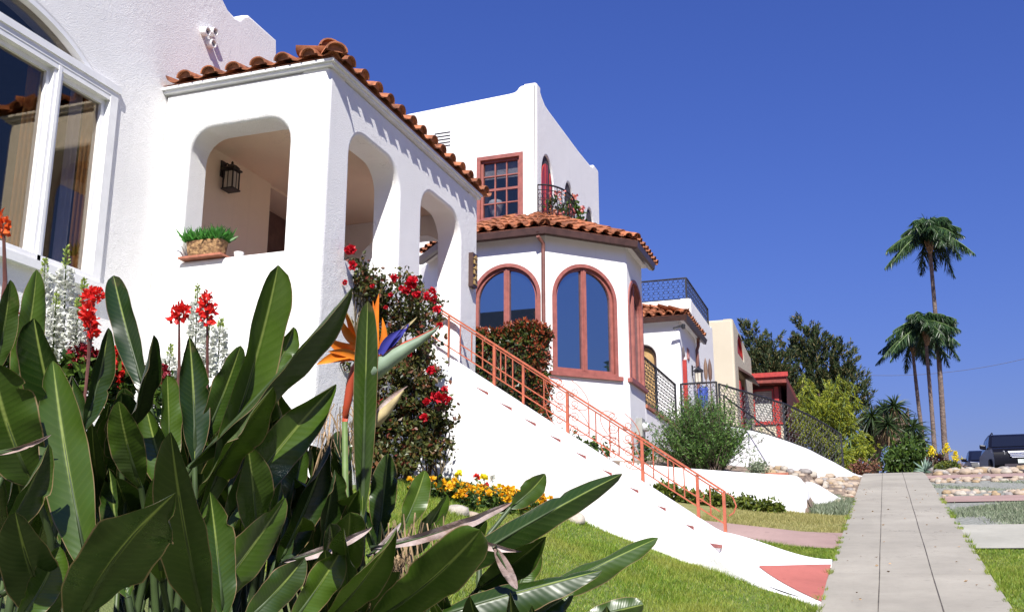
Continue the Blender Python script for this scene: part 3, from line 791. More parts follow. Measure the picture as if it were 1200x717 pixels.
for i, x in enumerate((-4.6, -4.45, -4.31, -4.08, -4.02, -3.93, -3.55, -3.02, -2.94, -2.78, -2.68, -2.52, -2.30, -2.14, -2.08, -1.97, -1.70)): baluster(x, i % 2 == 0)
def spiral(cx, cz, r, turns, a0, sgn, K=26): return [(cx+r*(1-.8*k/K)*math.cos(a0+sgn*turns*2*PI*k/K), RY-.012, cz+r*(1-.8*k/K)*math.sin(a0+sgn*turns*2*PI*k/K)) for k in range(K+1)]
def scroll_group(cx, wide):
    zc = (TOP(cx)+BOT(cx))/2
    for sx in (-1, 1):
        for dz, r, t in ((.21, .055, 1.4), (.07, .062, 1.5), (-.08, .062, 1.5), (-.22, .055, 1.4)):
            q = MB(); c = cx+sx*.085; cz = zc+dz-.68*sx*.085
            tube(q, spiral(c, cz, r, t, PI if sx > 0 else 0, 1 if dz*sx > 0 else -1), .0045, 5); q.build('scroll', SALMON, ra)
        for sz in (-1, 1):
            q = MB(); pts = []
            for k in range(21):
                th = PI*k/20-PI/2; pts.append((cx+sx*(.055+wide*math.cos(th)), RY-.012, zc+sz*.14+.15*math.sin(th)-.68*sx*wide*math.cos(th)))
            tube(q, pts, .0045, 5); q.build('scroll', SALMON, ra)
scroll_group(-3.27, .20); scroll_group(-2.66, .17)
# small scroll near the foot
q = MB(); tube(q, [(-1.80, RY, 2.36), (-1.76, RY, 2.30), (-1.79, RY, 2.24), (-1.83, RY, 2.25)], .006, 5); q.build('scroll', SALMON, ra)

# ------------------------------------------------------------------ clipped hedge
hd = thing('clipped_hedge', (-4.5, 12.6, 2.6), 'clipped block hedge of green leaves with red new tips, behind the salmon stair railing', 'hedge')
def boxpts(n, a, b, shell=.12):
    """points near the sides and the top of a box (a hedge grows from inside out)"""
    a, b = np.array(a), np.array(b); P = a+(b-a)*NR.random((n, 3)); ax = NR.choice([0, 0, 1, 1, 2, 2, 2], n); sd = NR.integers(0, 2, n); sd[ax == 2] = 1
    d = np.abs(NR.normal(0, shell, n)); i = np.arange(n)
    P[i, ax] = np.where(sd == 1, b[ax]-d, a[ax]+d)
    P += .035*np.sin(P[:, [1, 2, 0]]*7.3)+.02*np.sin(P[:, [2, 0, 1]]*17)
    nrm = np.zeros((n, 3)); nrm[i, ax] = np.where(sd == 1, 1, -1); return P, nrm
q = MB(); P, D = boxpts(13500, (-5.05, 12.0, 2.5), (-3.90, 12.75, 4.52)); leaves(q, P, .062, .55, D, 1.1, .2); q.build('foliage', HEDGEF, hd)
q = MB(); P, D = boxpts(8500, (-5.06, 11.99, 2.6), (-3.88, 12.76, 4.55), .06)
k = (P[:, 2] > 4.28+.2*NR.normal(size=len(P))) | (P[:, 0] > -4.02+.14*NR.normal(size=len(P))); leaves(q, P[k], .052, .5, D[k], 1.0, .2); q.build('red_tips', HEDGER, hd)
q = MB(); box(q, (-4.9, 12.15, 2.3), (-4.05, 12.6, 4.35)); q.build('dark_core', M('hedge_inside', (.02, .02, .01), .9), hd)  # solid near-black box, gives the hedge its inner shade

# ------------------------------------------------------------------ climbing rose on the porch corner
rs = thing('rose_bush', (-4.2, 9.5, 2.3), 'climbing bush of red roses growing up the porch piers beside the stairs', 'rose bush', None)
BL = [(409, 326, 20, 24, 10.1), (400, 352, 18, 26, 10.1), (430, 345, 24, 26, 10.2), (462, 352, 30, 24, 10.35), (490, 368, 24, 30, 10.45), (395, 385, 16, 26, 10.0), (430, 395, 34, 30, 10.2), (470, 410, 34, 36, 10.3), (485, 450, 30, 36, 10.2), (445, 450, 45, 40, 10.1), (470, 505, 44, 40, 10.0), (500, 490, 24, 40, 10.1), (425, 500, 50, 45, 9.9), (510, 515, 16, 24, 10.1), (440, 540, 80, 20, 9.9), (405, 440, 30, 40, 9.9)]
q = MB(); qs = MB(); q2 = MB()
for px, py, rx, ry, t in BL:
    c = PT(px, py, t); k = t/f; n = int(rx*ry*1.0)
    P = clumps(n, c, (rx*k*1.05, .28, ry*k*1.08), 20, (.045, .045, .045), .3); leaves(q, P, .055, .6, unit(n, .3), .8, .15)
    for _ in range(7):
        e_ = ellip(1, c, (rx*k, .25, ry*k))[0]; b_ = Vector((c.x+R.uniform(-.3, .3), c.y, gz(c.x, c.y)))
        m_ = (Vector(e_)+Vector(c))/2+Vector((R.uniform(-.1, .1), R.uniform(-.1, .1), 0))
        tube(qs, [Vector((c.x+.12*R.random(), c.y, max(b_.z, c.z-.7))), m_, Vector(e_)], [.011, .008, .004], 4, False)
for px, py in ((398, 300), (424, 300), (447, 322), (470, 318), (494, 330), (384, 350), (380, 372), (516, 372), (520, 400), (524, 440), (532, 470), (530, 500), (534, 530), (378, 400), (405, 296), (436, 318)):
    e_ = PT(px, py, 10.05); c = PT(px+(450-px)*.35, py+(430-py)*.3, 10.1); tube(qs, [c, c.lerp(e_, .6)+Vector((0, 0, .03)), e_], [.006, .005, .002], 4, False); w_ = NR.random(34); leaves(q, np.array(c)+(np.array(e_)-np.array(c))*w_[:, None]+NR.normal(size=(34, 3))*.03, .055, .6, unit(34, .3), .8, .15)
q.build('foliage', ROSEF, rs); qs.build('stem', M('rose_stem', (.10, .075, .035), .8), rs)
RB = [(410, 292, 1.25), (413, 311, 1), (462, 326, 1), (483, 331, 1.5), (476, 340, 1), (500, 347, .9), (507, 341, .9), (508, 350, .9), (512, 362, 1), (488, 344, 1), (458, 345, .6), (505, 434, 1), (514, 466, 1.2), (523, 467, 1.25), (509, 464, .9), (500, 471, .9), (497, 489, 1), (455, 492, 1.2), (521, 455, .8), (470, 338, .7), (452, 360, .5), (425, 366, .5), (480, 415, .6), (436, 335, .5), (404, 331, .6), (448, 470, .5), (515, 381, .8)]
def bloom(c, r):
    q = MB(); n = 34; d = unit(n); P = np.array(c)+d*r*.25; leaves(q, P, r*1.0, 1.0, d, .5, .35); d = unit(16); leaves(q, np.array(c)+d*r*.1, r*.7, 1., d, .3, .4); return q
for px, py, s_ in RB: bloom(PT(px, py, 9.95-.1*R.random() if px > 440 else 9.8), .038*s_).build('rose', ROSER, rs)

# ================================================================== the second house, with its octagonal bay
h2 = thing('bay_window_house', (-5.5, 19, 2.8), 'two-storey white stucco house with an octagonal bay of red-framed arched windows', 'house')
A_ = Vector((-5.078, 16.162, 0)); D45 = Vector((1, 1, 0)).normalized(); N45 = Vector((1, -1, 0)).normalized(); B_ = A_+D45*1.648
ZB0, ZE = 2.3, 7.12
q = MB()
hL = arch(-5.77-.60, -5.77+.60, 4.745, 6.63, 22); hC = arch(.785-.61, .785+.61, 4.745, 6.65, 22); hR = arch(17.95-.55, 17.95+.55, 4.745, 6.62, 22)
wall(q, (0, A_.y, 0), X_, -Y_, .22, rect(-6.73, A_.x, ZB0, ZE), [hL], .03)
wall(q, A_, D45, N45, .22, rect(0, 1.648, ZB0, ZE), [hC], .026)
wall(q, (B_.x, 0, 0), Y_, X_, .22, rect(B_.y, 18.62, ZB0, ZE), [hR], .022)
obox(q, (-6.73, A_.y, ZB0), Vector((-1.2, 1.2, 0)), Vector((.15, .15, 0)), Z_*(ZE-ZB0))
box(q, (-7.8, 18.42, ZB0), (B_.x-.223, 18.62, ZE))
q.build('bay_wall', SMOOTHW, h2, smooth=50, wn=True)
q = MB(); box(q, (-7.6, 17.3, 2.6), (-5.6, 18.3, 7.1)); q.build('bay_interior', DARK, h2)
arched_window(h2, (0, A_.y, 0), X_, -Y_, -5.77-.60, -5.77+.60, 4.745, 6.63)
arched_window(h2, A_, D45, N45, .785-.61, .785+.61, 4.745, 6.65)
arched_window(h2, (B_.x, 0, 0), Y_, X_, 17.95-.55, 17.95+.55, 4.745, 6.62)
# eave: soffit, gutter, tiles
def oct_off(o):
    k = .4142*o
    return [Vector((-8.3, 17.9-1.7-o, 0)) if False else Vector((-6.73-k, A_.y-o, 0)), Vector((A_.x+k, A_.y-o, 0)), Vector((B_.x+o, B_.y-k, 0)), Vector((B_.x+o, 18.72, 0))]
e0, e1, e2 = oct_off(-.05), oct_off(.13), oct_off(.22)
bl = lambda o: Vector((-6.73-.4142*o-1.3*.7071-.0, A_.y-o+1.3*.7071, 0))
q = MB(); pts0 = [bl(-.05)]+e0; pts1 = [bl(.2)]+oct_off(.20); V = []; F = []
for a, b in zip(pts0, pts1): V += [(a.x, a.y, 7.10), (b.x, b.y, 7.10), (b.x, b.y, 7.15), (a.x, a.y, 7.15)]
for i in range(len(pts0)-1):
    for j in range(4): F.append((4*i+j, 4*i+(j+1) % 4, 4*i+4+(j+1) % 4, 4*i+4+j))
q.add(V, F).build('soffit', SMOOTHW, h2)
q = MB(); pr = [(.12, 7.06), (.20, 7.03), (.235, 7.06), (.25, 7.17), (.235, 7.18), (.12, 7.17)]; V = []; F = []; rows = []
for o, z in pr:
    for p in [bl(o)]+oct_off(o): V.append((p.x, p.y, z))
w_ = 5
for i in range(len(pr)):
    for j in range(w_-1): i2 = (i+1) % len(pr); F.append((i*w_+j, i2*w_+j, i2*w_+j+1, i*w_+j+1))
F += [tuple(i*w_ for i in range(len(pr))), tuple(i*w_+w_-1 for i in range(len(pr)-1, -1, -1))]
q.add(V, F).build('gutter', BRONZE, h2)
SLP = math.radians(25); apex = Vector((-5.9, 18.15, 0)); q = MB()
E2 = oct_off(.23); bb = bl(.23)
def sector(a, b, full=True):
    u = (b-a).normalized(); up = Vector((-u.y, u.x, 0))
    if (apex-a).dot(up) < 0: up = -up
    W = (b-a).length; ca_ = (apex-a).dot(u); h_ = (apex-a).dot(up)/math.cos(SLP)
    tile_field(q, (a.x, a.y, 7.19), u, up, SLP, W, 7, .235, lambda d: ca_*d/h_+.05, lambda d: W-(W-ca_)*d/h_-.05, .30, False, .88)
sector(bb, E2[0]); sector(E2[0], E2[1]); sector(E2[1], E2[2])
uu = Y_; tile_field(q, (E2[2].x, E2[2].y, 7.19), Y_, -X_, SLP, 1.75, 7, .235, lambda d: .41*d*math.cos(SLP)+.05, lambda d: 9, .30, False, .88)
zr = lambda p, a: Vector((p.x, p.y, 7.21+math.tan(SLP)*a))
for e_ in (E2[0], E2[1], E2[2]):
    d = (apex-e_); ridge(q, zr(e_, .02), zr(e_+d*.85, .85*2.22), 1.2)
q.build('bay_roof_tiles', TILE, h2, smooth=40)
q = MB(); loop = [bb]+E2; V = [(p.x, p.y, 7.185) for p in loop]+[(apex.x, apex.y, 7.185+2.2*math.tan(SLP)), (apex.x, E2[3].y, 7.185+2.2*math.tan(SLP))]
q.add(V, [(0, 1, 5), (1, 2, 5), (2, 3, 5), (3, 4, 6, 5)]).build('bay_roof', TERRA, h2)
dp = PY(635, 300, A_.y-.08); q = MB(); xx, yy = A_.x+.01, A_.y-.10
tube(q, [(xx-.05, yy-.12, 7.10), (xx-.05, yy-.10, 7.02), (xx, yy+.02, 6.93), (xx, yy+.02, 6.8), (xx, yy+.02, 3.2)], .035, 8); q.build('downpipe', COPPER, h2, smooth=50)
# upper storey
YU, XU = 17.5, -5.625
q = MB()
mun = rect(-6.80, -5.955, 7.98, 9.235)
louv = [rect(-7.76, -7.42, 9.62+.07*k, 9.65+.07*k) for k in range(4)]
wall(q, (0, YU, 0), X_, -Y_, .25, [(-9.5, 7.0), (XU-.005, 7.0), (XU-.005, 10.685), (-5.66, 10.69), (-5.94, 10.68), (-5.99, 10.655), (-6.03, 10.60), (-6.08, 10.565), (-6.2, 10.55), (-9.5, 10.40)], [mun], .05)
ars = [arch(17.80, 18.56, 7.6, 9.41, 18, .55), arch(19.37, 20.04, 8.3, 9.41, 18, .5), arch(21.05, 21.72, 8.3, 9.40, 18, .5)]
wall(q, (XU, 0, 0), Y_, X_, .25, [(YU+.005, 7.0), (22.25, 7.0), (22.25, 10.60), (22.2, 10.64), (21.85, 10.64), (21.78, 10.60), (21.70, 10.54), (21.5, 10.50), (20.5, 10.46), (18.3, 10.455), (18.05, 10.47), (17.85, 10.55), (17.68, 10.67), (17.6, 10.69), (YU+.005, 10.69)], ars, .04)
wall(q, (0, 22.245, 0), -X_, Y_, .24, rect(-XU+.005, 9.5, 7, 10.5), [], .03); box(q, (-9.5, YU+.26, 10.0), (XU-.26, 21.99, 10.1))
q.build('upper_wall', SMOOTHW, h2, smooth=50, wn=True)
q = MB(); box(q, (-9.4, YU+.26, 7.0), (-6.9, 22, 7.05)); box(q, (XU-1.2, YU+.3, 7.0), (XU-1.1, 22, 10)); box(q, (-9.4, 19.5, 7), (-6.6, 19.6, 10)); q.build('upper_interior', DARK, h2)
for a_ in ars: q = MB(); plate(q, (XU, 0, 0), Y_, X_, offset(ccw(a_), -.003), .035, .05); q.build('arch_shade', DARK, h2)  # dark plates close the arches in place of their shaded depth
for y0, y1 in ((17.83, 18.03), (18.08, 18.24), (18.40, 18.54)): q = MB(); plate(q, (XU, 0, 0), Y_, X_, clip(offset(ccw(arch(17.82, 18.54, 7.61, 9.25, 18, .5)), -.004), y0, y1), .012, .033); q.build('red_shutter', REDPAINT, h2)
q = MB()
for k in range(5): obox(q, (-7.76, YU-.004, 9.62+.07*k), X_*.34, Y_*.02, Z_*.026)
q.build('vent_slot_shade', IRON, h2)  # black bars drawn for the shade in the vent slots
q = MB(); O2 = (0, YU, 0); inn = ring(q, O2, X_, -Y_, offset(ccw(mun), .05), .075, -.02, .14); inn = ring(q, O2, X_, -Y_, rect(-6.775, -5.98, 8.005, 9.21), .045, .04, .14)
for k in (1, 2): x = -6.73+.705*k/3; obox(q, (x-.012, YU+.12, 8.05), X_*.024, -Y_*.06, Z_*1.12)
for k in (1, 2, 3): z = 8.05+1.115*k/4; obox(q, (-6.73, YU+.118, z-.011-(.012 if k == 2 else 0)), X_*.705, -Y_*.055, Z_*(.022 if k != 2 else .046))
w = q.build('window', REDWOOD, h2)
q = MB(); plate(q, O2, X_, -Y_, rect(-6.74, -6.015, 8.04, 9.175), .08, .086); q.build('pane', CLEAR, w)
q = MB()
for k in range(14): box(q, (-6.74, YU+.15, 8.86+.025*k), (-6.015, YU+.165, 8.879+.025*k))
q.build('blind', M('white_blind', (.6, .6, .6), .6), w)
q = MB(); lathe(q, (-6.55, YU+.26, 8.02), [(.05, 0), (.05, .03), (.025, .06), (.05, .1), (.11, .2), (.14, .32), (.16, .36), (.13, .42), (.07, .45)], 16); tag(q.build('white_ornament', SMOOTHW, smooth=60), 'rounded white ornament standing inside the red-framed upstairs window', 'ornament')
# bowed balconette with its iron railing
q = MB(); c0 = Vector((XU, 18.32, 0)); rb = .52
bp = lambda a, z, r=rb: (c0.x+.005+r*.85*math.sin(a), c0.y-.80*math.cos(a)*r/rb, z)
tube(q, [bp(PI*k/16, 8.58) for k in range(17)], .018, 6); tube(q, [bp(PI*k/16, 7.98) for k in range(17)], .012, 6); tube(q, [bp(PI*k/16, 8.48) for k in range(17)], .009, 5)
for k in range(17): tube(q, [bp(PI*k/16, 7.98), bp(PI*k/16, 8.58)], .007, 4)
for k in range(16):
    a = PI*(k+.5)/16
    for zc in (8.1, 8.23, 8.36): tube(q, [bp(a+.085*math.cos(t), zc+.055*math.sin(t)) for t in np.arange(0, 2*PI, .7)], .006, 4, closed=True)
q.build('balcony_railing', IRON, h2)
q = MB(); V = [bp(PI*k/16, z) for z in (7.86, 7.97) for k in range(17)]; F = [(k, k+1, 18+k, 17+k) for k in range(16)]+[tuple(range(17)), tuple(range(33, 16, -1))]; q.add(V, F).build('balcony_floor', SMOOTHW, h2)
def potted(c, s_, label, n, cols=(PINKF, SHRUBF)):
    t = thing('potted_geranium', c, label, 'flowers', 'flowers on the upper balcony of the bay house')
    q = MB(); lathe(q, c, [(.07, 0), (.11, .17), (.12, .17), (.12, .2), (.10, .2)], 12); q.build('pot', TERRA, t)
    cc = np.array(c)+np.array([0.03, 0, .33*s_])
    q = MB(); P = clumps(n, cc, (.16*s_, .26*s_, .26*s_), 14, (.04,)*3); leaves(q, P, .07, .9, unit(n, .4), .7); q.build('foliage', SHRUBF, t)
    q = MB(); P = clumps(int(n*.5), cc+np.array([.04, 0, .05]), (.19*s_, .30*s_, .30*s_), 11, (.025,)*3, .85); leaves(q, P, .055, .9, unit(len(P), .4), .8); q.build('blossom', cols[0], t)
potted((-5.42, 17.95, 7.98), .8, 'pink geranium in the left end of the upstairs balcony, behind the iron railing', 170)
potted((-5.30, 18.72, 7.98), 1.05, 'large orange and pink geranium spilling over the right end of the upstairs balcony', 420)
potted((-5.40, 21.35, 8.12), .75, 'small pink geranium below the farthest upstairs arch, on the tiled roof', 90)
q = MB(); box(q, (-5.62, 19.0, 7.2), (-5.0, 19.3, 7.97)); box(q, (-5.62, 21.2, 7.2), (-5.25, 21.7, 8.11)); q.build('roof_ledge', SMOOTHW, h2)
# flat body, terrace and entry porch
q = MB(); box(q, (-12, 18.0, 2.4), (-6.9, 24.7, 7.1)); q.build('rear_walls', SMOOTHW, h2)
q = MB()
wall(q, (B_.x-.002, 0, 0), Y_, X_, .25, rect(18.625, 21.95, 2.4, 4.41), [], .02); wall(q, (0, 21.955, 0), X_, -Y_, .2, rect(B_.x-.27, -3.0, 2.6, 4.40), [], .02); box(q, (-6.9, 18.63, 4.2), (B_.x-.26, 24, 4.40)); box(q, (B_.x-.27, 22.16, 2.6), (-3.01, 26, 4.39))
q.build('terrace_wall', SMOOTHW, h2, smooth=50, wn=True)
q = MB(); box(q, (B_.x-.26, 18.63, 4.412), (B_.x+.03, 21.94, 4.47)); box(q, (B_.x+.031, 21.90, 4.405), (-3.0, 22.1, 4.46)); q.build('terrace_coping', TERRA, h2)
YP, XP = 22.7, -3.94
q = MB(); hA = arch(-5.10, -4.50, 4.42, 6.48, 16); wall(q, (0, YP, 0), X_, -Y_, .2, rect(-6.4, XP-.005, 4.40, 7.0), [hA], .03)
hD = arch(22.86, 23.42, 4.43, 6.45, 14); wall(q, (XP, 0, 0), Y_, X_, .2, rect(YP+.005, 24.765, 4.40, 7.0), [hD], .026)
q.build('entry_porch_wall', SMOOTHW, h2, smooth=50, wn=True)
q = MB(); plate(q, (0, YP, 0), X_, -Y_, offset(ccw(hA), -.002), .14, .16); q.build('arched_panel', M('tan_panel', (.42, .26, .10), .6), h2)
q = MB(); ring(q, (0, YP, 0), X_, -Y_, offset(ccw(hA), -.003), .05, .08, .135); q.build('panel_frame', BRONZE, h2)
q = MB(); plate(q, (XP, 0, 0), Y_, X_, offset(ccw(hD), -.002), .14, .16); q.build('doorway_shade', DARK, h2)  # dark plate, the doorway's inner shade put in as colour
q = MB(); box(q, (XP-.12, 22.87, 4.43), (XP-.02, 22.93, 6.2)); box(q, (XP-.12, 23.35, 4.43), (XP+.012, 23.42, 6.2)); q.build('door_jamb', REDPAINT, h2)
q = MB(); ring(q, (XP, 0, 0), Y_, X_, rect(23.55, 23.78, 6.25, 6.52), .035, -.02, .0); q.build('square_plaque', REDWOOD, h2)
lantern(h2, (XP+.002, 24.15, 6.0), X_, 1.15)
q = MB(); oo = .20; V = []
pr = [(.12, 6.95), (.19, 6.93), (.23, 7.05), (.12, 7.05)]
path = lambda o: [(-6.4, YP-o), (XP+o, YP-o), (XP+o, 25.3)]
for o, z in pr: V += [(x, y, z) for x, y in path(o)]
F = [(3*i+j, 3*((i+1) % 4)+j, 3*((i+1) % 4)+j+1, 3*i+j+1) for i in range(4) for j in range(2)]+[(0, 3, 6, 9), (11, 8, 5, 2)]
q.add(V, F).build('porch_gutter', BRONZE, h2)
q = MB(); box(q, (-6.4, YP-.12, 6.99), (XP+.12, 25.3, 7.045)); q.build('porch_soffit', SMOOTHW, h2)
q = MB(); sl2 = math.radians(22); o2 = (XP+.2, YP-.2, 7.06)
tile_field(q, (-6.4, YP-.2, 7.06), X_, Y_, sl2, 2.66, 5, .225, lambda d: 0, lambda d: 2.66-d*math.cos(sl2)-.05, .30, False, .95)
tile_field(q, o2, Y_, -X_, sl2, 2.6, 5, .225, lambda d: d*math.cos(sl2)+.05, lambda d: 9, .30, False, .95)
ridge(q, (o2[0], o2[1], 7.09), (o2[0]-1.7, o2[1]+1.7, 7.09+1.7*math.tan(sl2)), 1.15)
q.build('porch_roof_tiles', TILE, h2, smooth=40)
q = MB(); q.add([(-6.4, YP-.2, 7.065), (o2[0], o2[1], 7.065), (o2[0], 25.3, 7.065), (o2[0]-2, 25.3, 7.065+2*math.tan(sl2)), (o2[0]-2, o2[1]+2, 7.065+2*math.tan(sl2)), (-6.4, o2[1]+2, 7.065+2*math.tan(sl2))], [(0, 1, 4, 5), (1, 2, 3, 4)]).build('porch_roof', TERRA, h2)
q = MB(); tube(q, [(XP+.09, 24.72, 6.99), (XP+.09, 24.72, 6.8), (XP+.05, 24.74, 6.7), (XP+.05, 24.74, 4.45)], .04, 8); q.build('porch_downpipe', COPPER, h2)
q = MB(); obox(q, (XP-.1, YP-.3, 6.72), Vector((.2, 0, .05)), Y_*.06, Z_*.04); lathe(q, (XP+.13, YP-.27, 6.77), [(.04, -.05), (.05, .03), (.03, .06)], 8); q.build('security_lamp', IRON, h2)
# two pointed paddles and a blue cloth by the gate
for i, (px, py, h_) in enumerate(((822, 432, .95), (827, 433, 1.05))):
    b_ = PY(px, py, 24.6); m = MB(); x0, z0 = b_.x+.0, b_.z
    V = []; prf = [(.012, -1.1), (.014, -.28), (.04, -.22), (.05, -.05), (.042, .1), (.02, .2), (.004, .26)]
    lathe(m, (x0+.1, 24.6, z0), prf, 10); tag(m.build('garden_torch', M('torch_wood%d' % i, (.20, .12, .08) if i == 0 else (.13, .07, .05), .7), smooth=50), ('shorter' if i == 0 else 'taller')+' brown paddle-headed garden torch standing behind the black gate', 'garden torch', 'torches by the entry gate')
q = MB(); c = PY(824, 462, 23.2); V = []; F = []
for k in range(13):
    a = -0.12+.24*k/12; V += [(c.x+a, 23.2+.035*math.sin(k*1.3), c.z+.16-.03*math.cos(k)), (c.x+a*.8, 23.2+.05*math.sin(k*1.3+.4), c.z-.30)]
    if k: F.append((2*k-2, 2*k-1, 2*k+1, 2*k))
q.add(V, F); box(q, (c.x-.015, 23.2, 4.41), (c.x+.015, 23.23, c.z+.2)); tag(q.build('blue_cloth', BLUECLOTH, smooth=180), 'bright blue cloth hung on a stake behind the black iron gate', 'cloth')
# electric meter on the bay base
q = MB(); mx = PX(743, 495, B_.x+.12); c = Vector((B_.x+.003, 17.85, 3.95))
me_ = thing('electric_meter', (B_.x+.05, 17.9, 3.2), 'grey electric meter and conduit on the foot of the bay wall', 'meter')
obox(q, c-Y_*.12-Z_*.17, Y_*.24, X_*.11, Z_*.32); q.build('box', M('meter_grey', (.33, .33, .30), .5), me_)
q = MB(); lathe(q, c+X_*.11, [(.085, 0), (.085, .05), (.07, .10), (.01, .11)], 16, X_); q.build('dial', LAMPG, me_, smooth=50)
q = MB()
for dy, zl in ((-.06, 2.9), (0, 2.7), (.07, 2.9)): tube(q, [c+Vector((.05, dy, -.17)), Vector((c.x+.05, c.y+dy, zl))], .018, 6)
tube(q, [c+Vector((.05, .07, -.3)), c+Vector((.1, .3, -.27)), c+Vector((.1, .5, -.24))], .012, 6); q.build('conduit', M('dark_conduit', (.06, .06, .065), .5), me_)

# ------------------------------------------------------------------ lacy iron railings
def lace(mb, pts, top, bot, cell=.135, r=.0055, wob=0.):
    """filigree of small crossed scrolls between two rails along a plan path"""
    P = [Vector((p[0], p[1], 0)) for p in pts]; cum = [0]
    for a, b in zip(P, P[1:]): cum.append(cum[-1]+(b-a).length)
    Lt = cum[-1]
    def at(s_):
        s_ = max(0, min(Lt, s_))
        for i in range(len(P)-1):
            if s_ <= cum[i+1] or i == len(P)-2:
                k = (s_-cum[i])/max(1e-6, cum[i+1]-cum[i]); return P[i].lerp(P[i+1], k)
    def q3(s_, w): p = at(s_); zb_, zt_ = bot(s_), top(s_); return Vector((p.x, p.y, zb_+(zt_-zb_)*w))
    n = max(1, round(Lt/cell)); h_ = top(0)-bot(0); m = max(2, round(h_/cell))
    for i in range(n):
        for j in range(m):
            sc, wc = (i+.5)*Lt/n, (j+.5)/m; a = .44*Lt/n; b = .44/m; fl = 1 if (i+j) % 2 else -1
            tube(mb, [q3(sc+a*fl*u_, wc+b*v_) for u_, v_ in ((-1, -.55), (-.72, -.95), (-.35, -.6), (0, 0), (.35, .6), (.72, .95), (1, .55))], r, 4, False)
            tube(mb, [q3(sc+a*fl*u_, wc+b*v_) for u_, v_ in ((-.9, .75), (-.3, .42), (0, 0), (.3, -.42), (.9, -.75))], r, 4, False)
    return Lt, at
def iron_rail(name, label, pts, top, bot, group=None, posts=(), cell=.135, r=.0055, over=0.):
    p0 = pts[0]; t = thing(name, (p0[0], p0[1], bot(0)), label, 'railing' if 'gate' not in name else 'gate', group)
    q = MB(); Lt, at = lace(q, pts, top, bot, cell, r); q.build('lattice', IRON, t)
    ss = [Lt*k/24 for k in range(25)]
    q = MB(); tube(q, [Vector((at(s_).x, at(s_).y, top(s_))) for s_ in ss], .022, 6); q.build('top_rail', IRON, t)
    q = MB(); tube(q, [Vector((at(s_).x, at(s_).y, bot(s_))) for s_ in ss], .014, 5); q.build('bottom_rail', IRON, t)
    for s_ in posts:
        s_ *= Lt; q = MB(); a = at(s_); box(q, (a.x-.02, a.y-.02, bot(s_)-over), (a.x+.02, a.y+.02, top(s_)+.01)); q.build('post', IRON, t)
    return t
iron_rail('iron_railing', 'black lattice iron railing along the terrace between the bay and the entry porch', [(B_.x-.03, 18.68), (B_.x-.03, 21.86)], lambda s_: 5.38, lambda s_: 4.53, 'black iron railings', (0, .35, 1), over=.06)
iron_rail('iron_gate', 'black wrought iron gate panel standing at the head of the second stairs', [(-3.84, 21.98), (-3.08, 21.98)], lambda s_: 5.40, lambda s_: 4.52, None, (0, 1), .12, over=.06)
# tall swooping white wall with its curved railing, down to the sidewalk
CA_, CB_ = (-3.08, 21.9), (-.54, 26.3)
cw = [(-3.08, 4.47), (-2.66, 4.45), (-2.28, 4.40), (-1.89, 4.31), (-1.48, 4.19), (-1.23, 4.07), (-.98, 3.96), (-.71, 3.82), (-.56, 3.74), (-.36, 3.70)]
cwx, cwz = [a for a, b in cw], [b for a, b in cw]
def cplan(x): k = (x+3.08)/2.54; return 21.9+4.4*k
sw = thing('swooping_wall', (-1.8, 24, 3.2), 'tall swooping white stucco wall curving down to the sidewalk under the black lace railing', 'wall')
V = []; N = 40; prf = [(-.10, None), (-.10, -.03), (-.06, 0), (.06, 0), (.10, -.03), (.10, None)]; dn = Vector((-(26.3-21.9), 2.54, 0)).normalized()
for i in range(N+1):
    x = -3.08+2.74*i/N; y = cplan(x); z = float(np.interp(x, cwx, cwz))
    for o, dz in prf: V.append((x-dn.x*o, y-dn.y*o, z+dz if dz is not None else gz(min(x, -.55), y)-.4))
F = [(i*6+j, (i+1)*6+j, (i+1)*6+j+1, i*6+j+1) for i in range(N) for j in range(5)]+[tuple(range(6)), tuple(N*6+j for j in range(5, -1, -1))]
MB().add(V, F).build('wall_body', SMOOTHW, sw, smooth=50)
# railing stands behind the crest of the wall
rl = [(-3.03, 5.36), (-2.47, 5.27), (-1.84, 5.17), (-1.35, 4.99), (-1.05, 4.84), (-.74, 4.66)]
rx, rz = [a for a, b in rl], [b for a, b in rl]; LT = math.hypot(2.29, 4.4*2.29/2.54)
xa = lambda s_: -3.03+2.29*s_/LT
iron_rail('lace_railing', 'long curved black lace railing falling along the crest of the swooping white wall', [(-3.03, cplan(-3.03)+.02), (-.74, cplan(-.74)+.02)], lambda s_: float(np.interp(xa(s_), rx, rz)), lambda s_: float(np.interp(xa(s_), cwx, cwz))+.03, 'black iron railings', (0, .5, 1), .115, .0085, .05)
q = MB(); pts = [PY(838, 463, 21.7), PY(848, 463, 21.75), PY(856, 470, 21.9), PY(880, 487, 22.3), PY(908, 510, 22.6)]
tube(q, pts, .018, 6); tube(q, [pts[1], pts[1]-Z_*.62], .018, 5); tube(q, [pts[3], pts[3]-Z_*.32], .012, 5); tag(q.build('iron_handrail', IRON), 'plain black sloping handrail in front of the lace railing, below the gate', 'railing', 'black iron railings')
